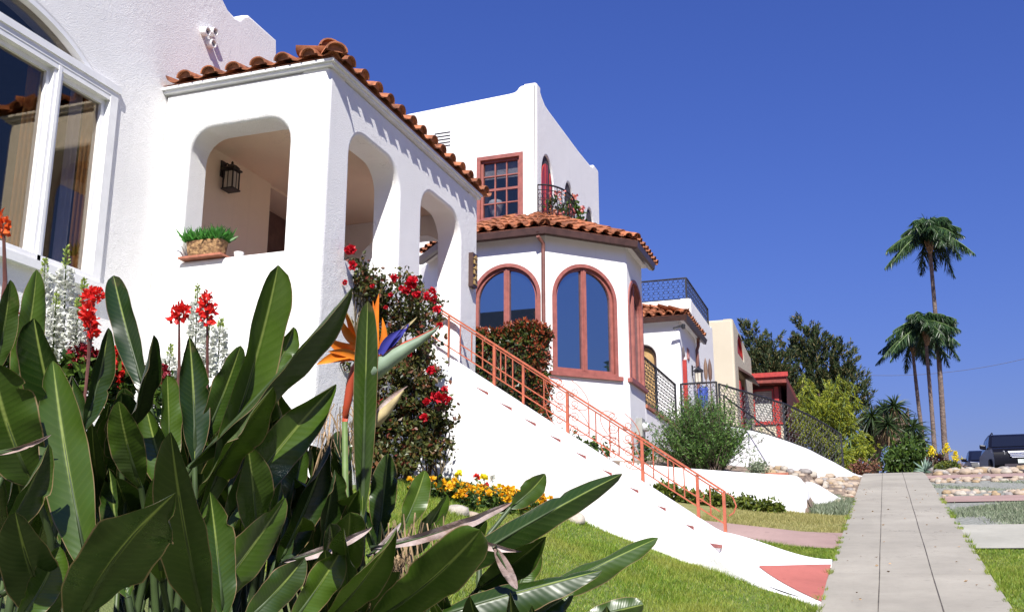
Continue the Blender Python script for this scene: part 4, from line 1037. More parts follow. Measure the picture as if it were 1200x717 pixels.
# low front wall, small flare
lw = thing('low_wall', (-2.2, 16.4, 2.3), 'low white retaining wall with a rounded end, below the rosemary bush', 'wall')
V = []; prof = [(-3.9, 3.22), (-3.56, 3.174), (-2.9, 3.09), (-2.22, 3.02), (-1.58, 2.955), (-1.25, 2.93)]
pl_ = [(x, 16.4, z) for x, z in prof]+[(-1.14, 16.41, 2.915), (-1.08, 16.46, 2.88), (-1.045, 16.56, 2.83), (-1.03, 16.75, 2.82), (-1.03, 17.2, 2.85), (-1.03, 17.6, 2.86)]
m = len(pl_); V = []; 
for i, (x, y, z) in enumerate(pl_):
    a = Vector(pl_[min(i+1, m-1)][:2])-Vector(pl_[max(i-1, 0)][:2]); nn = Vector((a.y, -a.x)).normalized()
    for o, zz in ((0, gz(-.9, y)-.4), (0, z-.04), (-.02, z-.01), (-.06, z), (-.22, z), (-.25, z-.04), (-.25, 2.0)): V.append((x+nn.x*o, y+nn.y*o, zz))
F = [(i*7+j, (i+1)*7+j, (i+1)*7+j+1, i*7+j+1) for i in range(m-1) for j in range(6)]+[tuple(range(7)), tuple((m-1)*7+j for j in range(6, -1, -1))]
MB().add(V, F).build('wall_body', SMOOTHW, lw, smooth=45)
q = MB(); box(q, (-1.9, 16.66, 2.935), (-1.3, 16.9, 2.99)); q.build('brick_cap', TERRA, lw)
sf = thing('flared_kerb', (-.8, 18.3, 2.6), 'small white flared stucco kerb ending in a red step at the sidewalk', 'kerb')
V = []; 
for i in range(21):
    k = i/20; x = -1.06+(.64)*k; y = 17.3+1.6*k**1.3; z = gz(-.55, y)+.05+.42*(1-sm(0, 1, k)); w = .10
    for dy, zz in ((0, gz(-.55, y)-.3), (0, z-.03), (.04, z), (.22, z), (.26, z-.03), (.26, gz(-.55, y)-.3)): V.append((x-dy*.6, y+dy, zz))
F = [(i*6+j, (i+1)*6+j, (i+1)*6+j+1, i*6+j+1) for i in range(20) for j in range(5)]+[tuple(range(6)), tuple(120+j for j in range(5, -1, -1))]
MB().add(V, F).build('kerb_body', SMOOTHW, sf, smooth=50)
q = MB(); box(q, (-.86, 19.25, 2.3), (-.42, 19.8, zs(19.3)+.07)); q.build('red_step', REDC, sf)

# ================================================================== houses beyond
h3 = thing('roof_terrace_house', (-5, 26, 3.4), 'plain white stucco block with a blue-black railed roof terrace, behind the entry porch', 'house')
q = MB(); YB, XB = 24.77, -4.0
wall(q, (0, YB, 0), X_, -Y_, .25, rect(-9, XB-.005, 3.0, 8.02), [], .07); wall(q, (XB, 0, 0), Y_, X_, .25, rect(YB+.005, 28.35, 3.0, 8.02), [], .06); wall(q, (0, 28.345, 0), -X_, Y_, .24, rect(-XB+.005, 9, 3, 8.02), [], .05)
box(q, (-9, YB+.26, 7.5), (XB-.26, 28.1, 7.8)); q.build('wall', SMOOTHW, h3, smooth=50, wn=True)
iron_rail('roof_railing', 'blue-black lattice railing round the flat roof of the white block', [(-6.5, YB+.06), (XB-.09, YB+.06), (XB-.09, 28.2)], lambda s_: 8.56, lambda s_: 8.03, 'black iron railings', (0, .414, 1), .125, .006)
h4 = thing('tan_house', (-5, 35, 4.5), 'tan stucco house with a red half-round window, beyond the white block', 'house')
q = MB(); YT, XT = 33., -4.
hw4 = [(33.95, 8.45)]+[(34.78+.83*math.cos(PI*k/14), 8.45+.72*math.sin(PI*k/14)) for k in range(15)]
hd4 = rect(33.9, 35.5, 5.6, 7.78)
wall(q, (0, YT, 0), X_, -Y_, .3, rect(-8, XT-.005, 4.0, 9.365), [], .08); wall(q, (XT, 0, 0), Y_, X_, .3, [(YT+.005, 4.), (37.85, 4.), (37.85, 8.97), (36, 9.1), (34.4, 9.27), (33.5, 9.36), (YT+.005, 9.37)], [hw4[1:], hd4], .07)
wall(q, (0, 37.845, 0), -X_, Y_, .29, rect(-XT+.005, 8, 4.0, 8.97), [], .05); box(q, (-8, YT+.31, 8.6), (XT-.31, 37.5, 8.8)); q.build('wall', TAN, h4, smooth=50, wn=True)
q = MB(); plate(q, (XT, 0, 0), Y_, X_, offset(ccw(hw4[1:]), -.003), .10, .13); ring(q, (XT, 0, 0), Y_, X_, offset(ccw(hw4[1:]), -.004), .09, .03, .098); q.build('half_round_window', REDPAINT, h4)
q = MB(); plate(q, (XT, 0, 0), Y_, X_, rect(33.91, 35.49, 5.6, 7.77), .2, .24); q.build('entry', DARK, h4)
q = MB(); box(q, (XT-.19, 33.91, 5.6), (XT+.02, 34.3, 7.5)); box(q, (XT-.18, 35.2, 5.6), (XT-.02, 35.45, 7.5)); q.build('door', REDPAINT, h4)
q = MB(); q.add([(XT+.005, 33.8, 7.95), (XT+.45, 33.8, 7.62), (XT+.45, 35.7, 7.62), (XT+.005, 35.7, 7.95), (XT+.005, 33.8, 7.85), (XT+.45, 33.8, 7.56), (XT+.45, 35.7, 7.56), (XT+.005, 35.7, 7.85)], [(0, 1, 2, 3), (7, 6, 5, 4), (0, 4, 5, 1), (1, 5, 6, 2), (2, 6, 7, 3)]); q.build('door_canopy', BRONZE, h4)
h5 = thing('red_eaved_house', (-3.6, 41, 4.5), 'low house with dark red overhanging roof and white blinds, past the tan house', 'house')
Y5 = 38.4; q = MB(); hw5 = rect(-4.02, -3.38, 6.72, 7.86)
wall(q, (0, Y5, 0), X_, -Y_, .2, rect(-8, -3.055, 4.2, 8.0), [hw5], .02); wall(q, (-3.05, 0, 0), Y_, X_, .2, rect(Y5+.005, 46, 4.2, 8.0), [], .017); q.build('wall', M('brown_red_siding', (.11, .035, .03), .8, .15, 5, .4, 12, .02), h5, smooth=50)
q = MB(); box(q, (-4.9, Y5-.03, 6.0), (-3.05, Y5-.003, 6.62)); q.build('pale_base', TAN, h5)
q = MB(); ring(q, (0, Y5, 0), X_, -Y_, offset(ccw(hw5), .05), .06, -.03, .08); box(q, (-3.30, Y5-.05, 6.1), (-3.14, Y5-.004, 7.98)); box(q, (-4.2, Y5-.1, 6.60), (-3.0, Y5-.04, 6.68)); q.build('window_trim', REDPAINT, h5)
q = MB()
for k in range(16): box(q, (-4.02, Y5+.1, 6.72+.071*k), (-3.38, Y5+.12, 6.78+.071*k))
q.build('blind', M('blind_slats', (.50, .50, .47), .6), h5)
q = MB(); q.add([(-8, 37.85, 8.38), (-2.80, 37.85, 8.26), (-2.80, 45.5, 8.26), (-8, 45.5, 8.38)]+[(-8, 37.85, 8.18), (-2.80, 37.85, 8.02), (-2.80, 45.5, 8.02), (-8, 45.5, 8.18)], BOXF); q.build('roof', M('dark_red_roof', (.22, .04, .03), .7, .2, 5), h5)
q = MB(); box(q, (-8, 37.80, 8.20), (-2.77, 37.848, 8.36)); box(q, (-8, 37.76, 8.24), (-2.73, 37.80, 8.40)); q.build('fascia', REDPAINT, h5)
q = MB(); V = [(-2.795, 37.9, 8.02), (-2.795, 45.4, 8.02), (-2.795, 45.4, 7.7), (-3.0, 45.4, 5.5), (-3.0, 39, 5.5), (-2.85, 38.2, 7.5)]; q.add(V, [(0, 5, 4, 3, 2, 1)])
tube(q, [(-2.85, 38.3, 6.9), (-2.75, 40.4, 5.2)], .09, 4); q.build('shaded_side', M('shaded_red', (.11, .02, .02), .8, .2), h5)  # red darkened to carry the shade under the roof overhang

# ================================================================== trees and plants beyond
def taper(mb, pts, r0, r1, n=8):
    m = len(pts); tube(mb, pts, [r0+(r1-r0)*k/(m-1) for k in range(m)], n)
def wig(a, b, k, amp): 
    a, b = Vector(a), Vector(b); return [a.lerp(b, i/k)+Vector((R.uniform(-amp, amp), R.uniform(-amp, amp), 0))*(0 if i in (0, k) else 1) for i in range(k+1)]
def pine(base, h_, label, lobes):
    t = thing('pine_tree', base, label, 'tree', 'dark conifers beyond the houses'); q = MB(); b = Vector(base)
    taper(q, wig(b-Z_*.3, b+Z_*h_*.9, 6, .12), .2, .05); qf = MB()
    for (ox, oy, oz, r, hh) in lobes:
        oz *= 1.09; r *= 1.12
        c = b+Vector((ox, oy, oz)); taper(q, wig(b+Z_*(oz*.45), c, 3, .1), .08, .03, 5)
        n = int(120*r*hh)
        for _ in range(n):
            a = R.uniform(0, 2*PI); w = R.random()**.6; zz = R.uniform(-1, 1); rad = r*math.sqrt(max(.05, 1-zz*zz))*w*1.05
            o = c+Vector((rad*math.cos(a), rad*math.sin(a), zz*hh)); d = Vector((math.cos(a)*.75, math.sin(a)*.75, .8+.5*R.random())).normalized(); ln = R.uniform(.25, .55)
            m = 34; k = NR.random(m)**.8; P = np.array(o)+np.array(d)*(k*ln)[:, None]+NR.normal(size=(m, 3))*.035
            leaves(qf, P, .17, .26, np.tile(np.array(d), (m, 1))*1.1+0, .75, .1)
    q.build('trunk', BARK, t); qf.build('crown', PINEF, t)
def gp(px, t): r = ray(px, 553); q = CAM+r*t; return Vector((q.x, q.y, gz(q.x, q.y)))
b1 = gp(905, 43); pine(b1, 5.2, 'dark conifer with pale brown shoots, left one, rising behind the red-eaved roof', [(-.45, 0, 4.95, .45, 1.1), (-.3, .1, 3.6, .95, 1.1), (.5, -.1, 4.4, .5, .9), (.4, 0, 3.3, .9, 1.0), (.0, 0, 2.2, 1.3, .8), (-.5, 0, 4.3, .65, .8), (.55, 0, 3.9, .55, .7)])
b2 = gp(968, 44); pine(b2, 6, 'taller dark conifer with ragged wide top, right one, behind the bright green bamboo', [(-.5, 0, 5.55, .4, .9), (-.2, 0, 5.2, .6, .8), (.35, .1, 4.6, .85, .9), (-.7, 0, 4.2, .8, 1.0), (1.05, 0, 4.5, .4, .8), (1.0, 0, 3.5, .9, .8), (.2, 0, 3.2, 1.3, .9), (-.8, 0, 2.7, 1.0, .9), (1.5, 0, 3.0, .5, .5), (.6, 0, 2.2, 1.3, .7)])
# feathery bright shrub
t = thing('bamboo_shrub', gp(975, 32), 'bright yellow-green feathery bamboo-like shrub at the end of the lace railing', 'shrub'); q = MB(); qs = MB()
b = gp(978, 32)
tops = [(925, 478), (940, 455), (950, 470), (962, 450), (975, 462), (985, 478), (996, 452), (1003, 492), (1010, 510), (992, 520), (1005, 535), (1000, 468), (950, 500), (968, 490), (985, 500), (940, 495), (975, 520), (955, 530), (990, 540), (1012, 528), (930, 510), (965, 470), (1018, 520), (981, 446), (945, 443)]
for px, py in tops:
    for rep in range(3):
        e_ = PT(px+R.uniform(-8, 8), py+R.uniform(-8, 8), 32+R.uniform(-1.2, 1.2)); s0 = b+Vector((R.uniform(-.6, .6), R.uniform(-.6, .6), 0)); pts = [s0, s0.lerp(e_, .6)+Z_*.25, e_]
        tube(qs, pts, [.02, .014, .006], 4, False)
        for k in range(9):
            w = .45+.55*k/8; c = pts[1].lerp(e_, (w-.45)/.55); n = 26; dd = Vector((R.uniform(-1, 1), R.uniform(-1, 1), -.25)).normalized(); kk = NR.random(n)
            P = np.array(c)+np.array(dd)*(kk*.36)[:, None]+np.array((0, 0, -.14))*(kk**2)[:, None]+NR.normal(size=(n, 3))*.02
            leaves(q, P, .11, .28, np.tile(np.array(dd)+np.array((0, 0, -.5)), (n, 1)), .6, .1)
q.build('foliage', BAMF, t); qs.build('stem', STEM, t)
def rosette(mb, c, n, ln, w, up=.3, sag=.25, seg=3):
    c = np.array(c); d = unit(n, up); b = np.tile(c, (n, 1)); strips(mb, b, b+d*ln*NR.uniform(.75, 1.1, (n, 1)), w, sag, seg)
# dracaena with forked leaning trunk
t = thing('dracaena_tree', gp(1033, 34), 'dark many-headed dracaena tree with leaning grey trunk and a tan skirt of dead leaves', 'tree'); q = MB(); ql = MB(); qd = MB()
b = gp(1024, 34); k0 = PT(1030, 522, 34)
taper(q, [b-Z_*.2, b.lerp(k0, .5)+Vector((-.1, 0, 0)), k0, PT(1036, 510, 34)], .17, .12)
for i, (px, py, dt) in enumerate(((1022, 487, 0), (1036, 480, .5), (1048, 476, -.5), (1058, 492, .6), (1070, 500, -.4), (1062, 512, .3), (1041, 497, -.8), (1030, 500, .8), (1075, 516, .2), (1050, 505, .9), (1018, 505, .5), (1026, 518, .7), (1012, 520, .9), (1016, 532, .5))):
    h_ = PT(px, py, 34+dt); taper(q, wig(k0, h_, 3, .05), .085, .05, 6); rosette(ql, h_, 95, .72, .06, .35, .4)
    if i in (2, 3, 5, 6, 7, 9): qd = MB(); rosette(qd, h_-Z_*.14, 30, .42, .05, -.9, .5); qd.build('dead_skirt', DRY, t)
for k in range(5):
    a = PT(1068+R.uniform(-4, 4), 545, 34); tube(q, wig(a, a+Vector((R.uniform(-.3, .1), 0, 1.4+.5*R.random())), 4, .06), [.05, .045, .04, .035, .025], 6)
q.build('trunk', BARK, t); ql.build('crown', YUCF, t)
def shrub(name, label, cat, blobs, mat, size, dens, asp=.55, dirz=.3, trunk=True, group=None, dr=None):
    c0 = blobs[0]; p = PT(c0[0], c0[1], c0[4]); t = thing(name, (p.x, p.y, gz(p.x, p.y)), label, cat, group); q = MB(); qs = MB()
    for px, py, rx, ry, tt in blobs:
        c = PT(px, py, tt); k = tt/f; n = int(rx*ry*dens); rr = (rx*k, (rx+ry)*.5*k, ry*k)
        leaves(q, clumps(n, c, rr, max(6, n//60), (size*1.1,)*3, .5), size, asp, unit(n, dirz), .8, .15)
        if trunk: tube(qs, [(c.x, c.y, gz(c.x, c.y)-.05), c], [.04, .015], 5)
    q.build('foliage', mat, t)
    if trunk: qs.build('stem', BARK, t)
    return t
shrub('green_shrub', 'rounded bright green leafy shrub at the top of the sidewalk, below the dracaena', 'shrub', [(1060, 540, 24, 13, 31), (1045, 543, 14, 10, 31), (1075, 535, 14, 16, 31.5), (1058, 528, 10, 8, 31.4), (1084, 545, 8, 8, 30.6)], SHRUBF, .15, 3.2)
shrub('red_tinged_shrub', 'low reddish dry shrub beside the foot of the swooping white wall', 'shrub', [(1016, 549, 14, 5, 28), (1006, 551, 8, 4, 28)], FOL('reddish_foliage', (.08, .03, .02), (.22, .09, .05), (.10, .12, .03), .6, .1), .08, 8)
# queen palms
def palm(px, py_base, px_t, py_t, tt, label, lean, crown, rb, k_scale=1., seed=0):
    rr_ = random.Random(seed); top = PT(px_t, py_t, tt); bb_ = PT(px, py_base, tt); base = Vector((bb_.x, bb_.y, gz(bb_.x, bb_.y)))
    t = thing('palm_tree', base, label, 'palm', 'queen palms at the top of the street')
    q = MB(); K = 40; pts = []; rs_ = []
    for k in range(K+1):
        w = k/K; p = base.lerp(top, w)+(bb_-base)*0; pts.append(p+Vector((.05*math.sin(w*3+lean), 0, 0))); rs_.append(rb*(1.25-.55*w)*(1+.05*(k % 2)))
    tube(q, pts, rs_, 9); q.build('trunk', PALMBARK, t, smooth=60)
    q = MB(); lathe(q, top-Z_*.75*k_scale, [(rb*.75, 0), (rb*1.35, .16*k_scale), (rb*1.5, .4*k_scale), (rb*1.1, .7*k_scale), (rb*.8, 1.*k_scale)], 9)
    for k in range(10): a = rr_.uniform(0, 6.28); tube(q, [top+Vector((math.cos(a)*rb, math.sin(a)*rb, -.5*k_scale)), top+Vector((math.cos(a)*rb*2.2, math.sin(a)*rb*2.2, -.1*k_scale))], [.05, .02], 4)
    q.build('dead_sheath', DRY, t)
    ql = MB(); qr = MB()
    nf = 46
    for i in range(nf):
        a = 2*PI*i/nf*2.4+rr_.uniform(-.25, .25); el = [1.45, 1.15, .85, .55, .25, -.15][i % 6]+rr_.uniform(-.12, .12); Ln = crown*rr_.uniform(.85, 1.12)
        d = Vector((math.cos(a)*math.cos(el), math.sin(a)*math.cos(el), math.sin(el))); hz = Vector((math.cos(a), math.sin(a), 0)); pts = []
        for k in range(13):
            w = k/12; pts.append(top+Z_*.15*k_scale+d*(Ln*w)+hz*(Ln*.12*w*w)-Z_*(Ln*.66*w**2.0))
        tube(qr, pts, [.035*(1-k/13)+.006 for k in range(13)], 4, False)
        b = []; e_ = []; sd = hz.cross(Z_)
        for k in range(84):
            w = .10+.90*k/83; j = min(11, int(w*12)); p = pts[j].lerp(pts[j+1], w*12-j); tg = (pts[j+1]-pts[j]).normalized()
            ln = crown*.33*(math.sin(PI*min(1, w*.9+.08))**.6)
            for s_ in (-1, 1):
                b.append(p); v = (sd*s_*rr_.uniform(.3, 1)+tg*rr_.uniform(.2, .8)-Z_*rr_.uniform(.2, 1.9)).normalized(); e_.append(p+v*ln*rr_.uniform(.8, 1.15))
        strips(ql, b, e_, .05*k_scale, .22, 2)
    ql.build('crown', PALMF, t); qr.build('frond_stem', STEM, t)
palm(1106, 530, 1088, 277, 44, 'tallest queen palm with a single slim grey trunk, standing above the other two', 0, 1.72, .10, 1., 3)
palm(1093, 535, 1085, 386, 43, 'middle-height queen palm, its crown merging with the shorter one to its left', 1, 1.5, .085, .9, 5)
palm(1083, 535, 1070, 400, 47, 'queen palm on the left of the group with a bare leaning trunk and drooping crown', 2, 1.4, .09, .9, 8)
# succulents at the head of the sidewalk
t = thing('flowering_succulent', gp(1101, 27), 'dark aeonium succulents with cone-shaped yellow flower heads beside the palm trunks', 'succulent'); q = MB(); q2 = MB()
for px, py in ((1092, 530), (1110, 527), (1120, 536)):
    c = PT(px, py, 27); n = 170; w = NR.random(n); P = np.array(c)+np.stack([NR.normal(size=n)*.07*(1-w), NR.normal(size=n)*.07*(1-w), w*.24-.08], 1); leaves(q2, P, .05, .7, unit(n, .5), .8)
    tube(q, [c-Z_*.06, Vector((c.x, c.y, gz(c.x, c.y)))], .02, 5)
q.build('stem', BARK, t); q2.build('blossom', YEL2, t); q = MB()
for px, py in ((1095, 545), (1104, 541), (1112, 545), (1090, 540), (1118, 546), (1100, 536)): rosette(q, PT(px, py, 27), 46, .19, .055, .7, .1, 2)
q.build('rosette', FOL('dark_rosette', (.03, .012, .014), (.09, .03, .03), (.06, .09, .03), .4, .1), t)
t = thing('agave', gp(1086, 26), 'blue-grey agave at the top left of the parkway, by the sidewalk', 'agave'); q = MB(); rosette(q, gp(1085, 26)+Z_*.05, 40, .40, .07, .8, .05, 3); q.build('leaf', AGAVE, t)
t = thing('mounded_succulent', gp(1112, 25.5), 'round yellow-green mounded succulent below the yellow flower heads', 'succulent'); q = MB(); P = ellip(1500, PT(1110, 549, 25.5), (.30, .28, .17), .9); leaves(q, P, .05, .8, P-np.array(PT(1110, 549, 25.5)), .5); q.build('foliage', GCOV, t)
t = thing('dry_tuft', gp(1124, 26), 'tuft of dry brown grass right of the mounded succulent', 'grass tuft'); q = MB(); rosette(q, PT(1124, 550, 26), 90, .30, .02, 1.4, .2, 2); q.build('blade', DRY, t)
# rosemary bush on the low wall
t = thing('rosemary_bush', (-2.75, 17.3, 3.0), 'dense spiky green rosemary bush on the low white wall below the bay', 'bush'); q = MB(); qs = MB(); cb = Vector((-2.72, 17.25, 3.0))
for i in range(620):
    a = R.uniform(0, 2*PI); w = R.random()**.5; el = R.uniform(.5, 1.56); ln = R.uniform(.75, 1.32)*(.72+.32*math.sin(el)); s0 = cb+Vector((R.uniform(-.3, .3), R.uniform(-.2, .2), R.uniform(-.05, .2)))
    d = Vector((math.cos(a)*math.cos(el)*.86, math.sin(a)*math.cos(el)*.7, math.sin(el)*.95)); e_ = s0+d*ln; tube(qs, [s0, e_], [.008, .003], 3, False)
    m = 58; k = NR.uniform(.2, 1.02, m); P = np.array(s0)+np.array(d)*(k*ln)[:, None]+NR.normal(size=(m, 3))*.012; leaves(q, P, .062, .22, np.tile(np.array(d)*.9, (m, 1)), .9, .05)
q.build('foliage', JUNI, t); qs.build('stem', BARK, t)
shrub('small_grey_shrub', 'small grey-green shrub on top of the low white wall, right of the rosemary bush', 'shrub', [(892, 549, 13, 4, 16.2), (885, 551, 8, 4, 16.2)], GREYG, .06, 8, .3)
shrub('seedling_plants', 'few small green plants at the foot of the bay wall behind the stair railing', 'plants', [(690, 527, 14, 6, 14), (665, 521, 8, 6, 14), (705, 530, 8, 4, 14), (752, 530, 9, 9, 15)], SHRUBF, .07, 2.6)
# bedding row in front of the low wall
i = 0
for px, py in ((752, 580), (766, 583), (780, 583), (795, 587), (809, 590), (823, 591), (838, 594), (852, 596), (866, 597), (880, 599), (894, 601), (907, 603)):
    p = PY(px, py, 16.1); p.z = max(p.z, gz(p.x, 16.1)); t = thing('bedding_plant', (p.x, p.y, gz(p.x, p.y)), 'yellow-green bedding plant in the row along the foot of the low white wall', 'plant', 'bedding plants along the low white wall')
    q = MB(); hh = .26-.012*i; c = (p.x, p.y, gz(p.x, p.y)+hh*.5); P = clumps(330, c, (.15, .17, hh*.55), 9, (.035,)*3, .4); leaves(q, P, .075, .6, unit(330, .6), .8); q.build('foliage', GCOV, t); i += 1
b = Vector((14.5, 15.2, gz(12.4, 15.2))); t = thing('street_tree', b, 'leafy street tree across the road, mirrored in the middle bay window', 'tree'); q = MB(); qf = MB()
taper(q, wig(b, b+Z_*6.5, 5, .2), .3, .12)
for k in range(26):
    e_ = b+Vector((R.gauss(0, 1.5), R.gauss(0, 1.4), 7.0+R.gauss(0, 1.6))); taper(q, wig(b+Z_*R.uniform(3, 5.5), e_, 4, .25), .09, .02, 5); leaves(qf, np.array(e_)+NR.normal(size=(90, 3))*.42, .28, .5, unit(90, .2), .8, .15)
q.build('trunk', BARK, t); qf.build('crown', SHRUBF, t)
# utility line in the sky
q = MB(); a, b = PT(980, 437, 80), PT(1260, 404, 70)
tube(q, [a.lerp(b, k/16)-Z_*(.9*(1-(k/8-1)**2)) for k in range(17)], .016, 5); tag(q.build('power_line', M('cable_grey', (.12, .12, .14), .7)), 'thin overhead power line crossing the sky right of the palms', 'cable')

# ================================================================== rocks and parkway planting
def rock(c, r, mat, label, group, flat=.65):
    q = MB(); n1, n2 = 8, 6; V = []; F = []; ph = [R.uniform(0, 6.28) for _ in range(6)]
    sx, sy = R.uniform(.8, 1.3), R.uniform(.75, 1.1)
    for i in range(1, n2):
        th = PI*i/n2
        for j in range(n1):
            a = 2*PI*j/n1; k = 1+.14*math.sin(2*a+ph[0])+.10*math.sin(3*a+ph[1]+th*2)+.08*math.sin(5*th+ph[2])
            V.append((c[0]+r*sx*k*math.sin(th)*math.cos(a+ph[3]), c[1]+r*sy*k*math.sin(th)*math.sin(a+ph[3]), c[2]+r*flat*k*math.cos(th)))
    V += [(c[0], c[1], c[2]+r*flat), (c[0], c[1], c[2]-r*flat)]; m = len(V)-2
    for i in range(n2-2):
        for j in range(n1): j2 = (j+1) % n1; F.append((i*n1+j, (i+1)*n1+j, (i+1)*n1+j2, i*n1+j2))
    for j in range(n1): j2 = (j+1) % n1; F += [(m, j, j2), (m+1, (n2-2)*n1+j2, (n2-2)*n1+j)]
    return tag(q.add(V, F).build('rock', mat, smooth=180), label, 'rock', group)
ROCKW = M('cream_river_rock', (.46, .41, .34), .85, .2, 5, .5, 14, .03)
ROCKO = M('ochre_river_rock', (.40, .29, .17), .85, .25, 5, .5, 14, .03)
rp = lambda: R.choice([ROCK, ROCK, ROCK, ROCK2, ROCKW, ROCKO])
def rocks(n, fx, fy, r0, r1, label, group):
    for _ in range(n):
        y = fy(); x = fx(y); r = R.uniform(r0, r1); rock((x, y, gz(x, y)+r*.28), r, rp(), label, group)
rocks(44, lambda y: R.uniform(SRX(y)+.08, 3.1), lambda: R.uniform(19.5, 20.4), .035, .10, 'river rock in the row between the lower pink crossing and the gravel strip', 'rocks edging the gravel strip')
rocks(48, lambda y: R.uniform(SRX(y)+.08, 3.1), lambda: R.uniform(22.9, 24.1), .035, .10, 'river rock in the row on the far side of the gravel strip', 'rocks beyond the gravel strip')
rocks(68, lambda y: R.uniform(SRX(y)+.15, 3.4), lambda: R.uniform(25.5, 28.5), .04, .15, 'river rock heaped at the top of the parkway before the cars', 'rocks at the top of the parkway')
rocks(118, lambda y: R.uniform(-2.0 if y < 22 else -1.0-.1*(y-22), SLX(y)-.06), lambda: R.uniform(17.8, 25.6), .035, .11, 'river rock in the dry bed between the white walls left of the sidewalk', 'rocks in the dry bed')
for (px, py, r, m_, lb) in ((655, 607, .085, ROCK2, 'grey rounded boulder at the left end of the row edging the marigold bed'), (673, 613, .10, ROCKW, 'largest cream boulder edging the marigold bed'), (686, 610, .07, ROCK2, 'small grey boulder behind the cream one by the white stair wall'), (697, 618, .10, ROCK, 'flat tan boulder near the white stair wall'), (708, 617, .075, ROCK, 'small tan boulder last of the row by the stair wall'), (634, 611, .06, ROCK2, 'small grey stone partly under the marigolds'), (535, 604, .10, ROCKW, 'pale boulder at the left end of the marigold bed'), (553, 608, .07, ROCK, 'tan stone left of the marigolds at the lawn edge')):
    p = PG(px, py); rock((p.x, p.y, p.z+r*.3), r, m_, lb, 'boulders edging the marigold bed')
# marigold bed and poppies
mi = 0
for px, py in ((500, 580), (512, 584), (523, 582), (535, 586), (548, 585), (560, 588), (572, 587), (584, 591), (596, 590), (608, 594), (620, 594), (632, 599), (655, 596), (668, 600), (545, 592), (580, 597), (603, 600), (490, 578)):
    p = PG(px, py+4); t = thing('marigold_plant', p, 'orange-yellow marigold plant in the bed along the white stair wall', 'flowers', 'marigolds in the bed by the stairs')
    q = MB(); c = (p.x, p.y, p.z+.06); P = clumps(190, c, (.13, .13, .08), 8, (.03,)*3, .3); leaves(q, P, .05, .5, unit(190, .6), .8); q.build('foliage', SHRUBF, t)
    q = MB()
    for _ in range(11):
        v = np.array((p.x+R.uniform(-.13, .13), p.y+R.uniform(-.13, .13), p.z+.12+R.uniform(-.05, .06))); leaves(q, np.tile(v, (15, 1))+unit(15)*.006, .034, .8, unit(15, .6), .3, .2)
    q.build('blossom', YELF, t)
for i, (px, py, m_, nm) in enumerate(((559, 559, REDF, 'red'), (567, 561, YEL2, 'yellow'), (537, 556, YEL2, 'yellow'), (571, 571, REDF, 'red'), (586, 571, YEL2, 'yellow'), (539, 574, PINKF, 'salmon'), (528, 576, PINKF, 'salmon'), (577, 562, WHITEF, 'white'), (520, 568, YELF, 'orange'), (549, 573, YELF, 'orange'))):
    c = PT(px, py, 9.75); g_ = Vector((c.x+R.uniform(-.03, .03), c.y, gz(c.x, c.y)))
    t = thing('poppy', g_, nm+' poppy on a thin stem above the marigolds, '+['highest of the reds', 'touching the highest red one', 'alone at the upper left', 'lower of the two reds', 'rightmost of all', 'right one of the salmon pair', 'left one of the salmon pair', 'the only white one', 'nearest the rose bush', 'right of the salmon pair'][i], 'poppy', 'poppies above the marigold bed')
    q = MB(); tube(q, [g_, g_.lerp(c, .6)+Vector((.01, 0, 0)), c], .004, 4); q.build('stem', STEM, t)
    q = MB(); leaves(q, np.tile(np.array(c), (12, 1)), .045, 1., unit(12, 1.2), .2, .3); q.build('petals', m_, t)

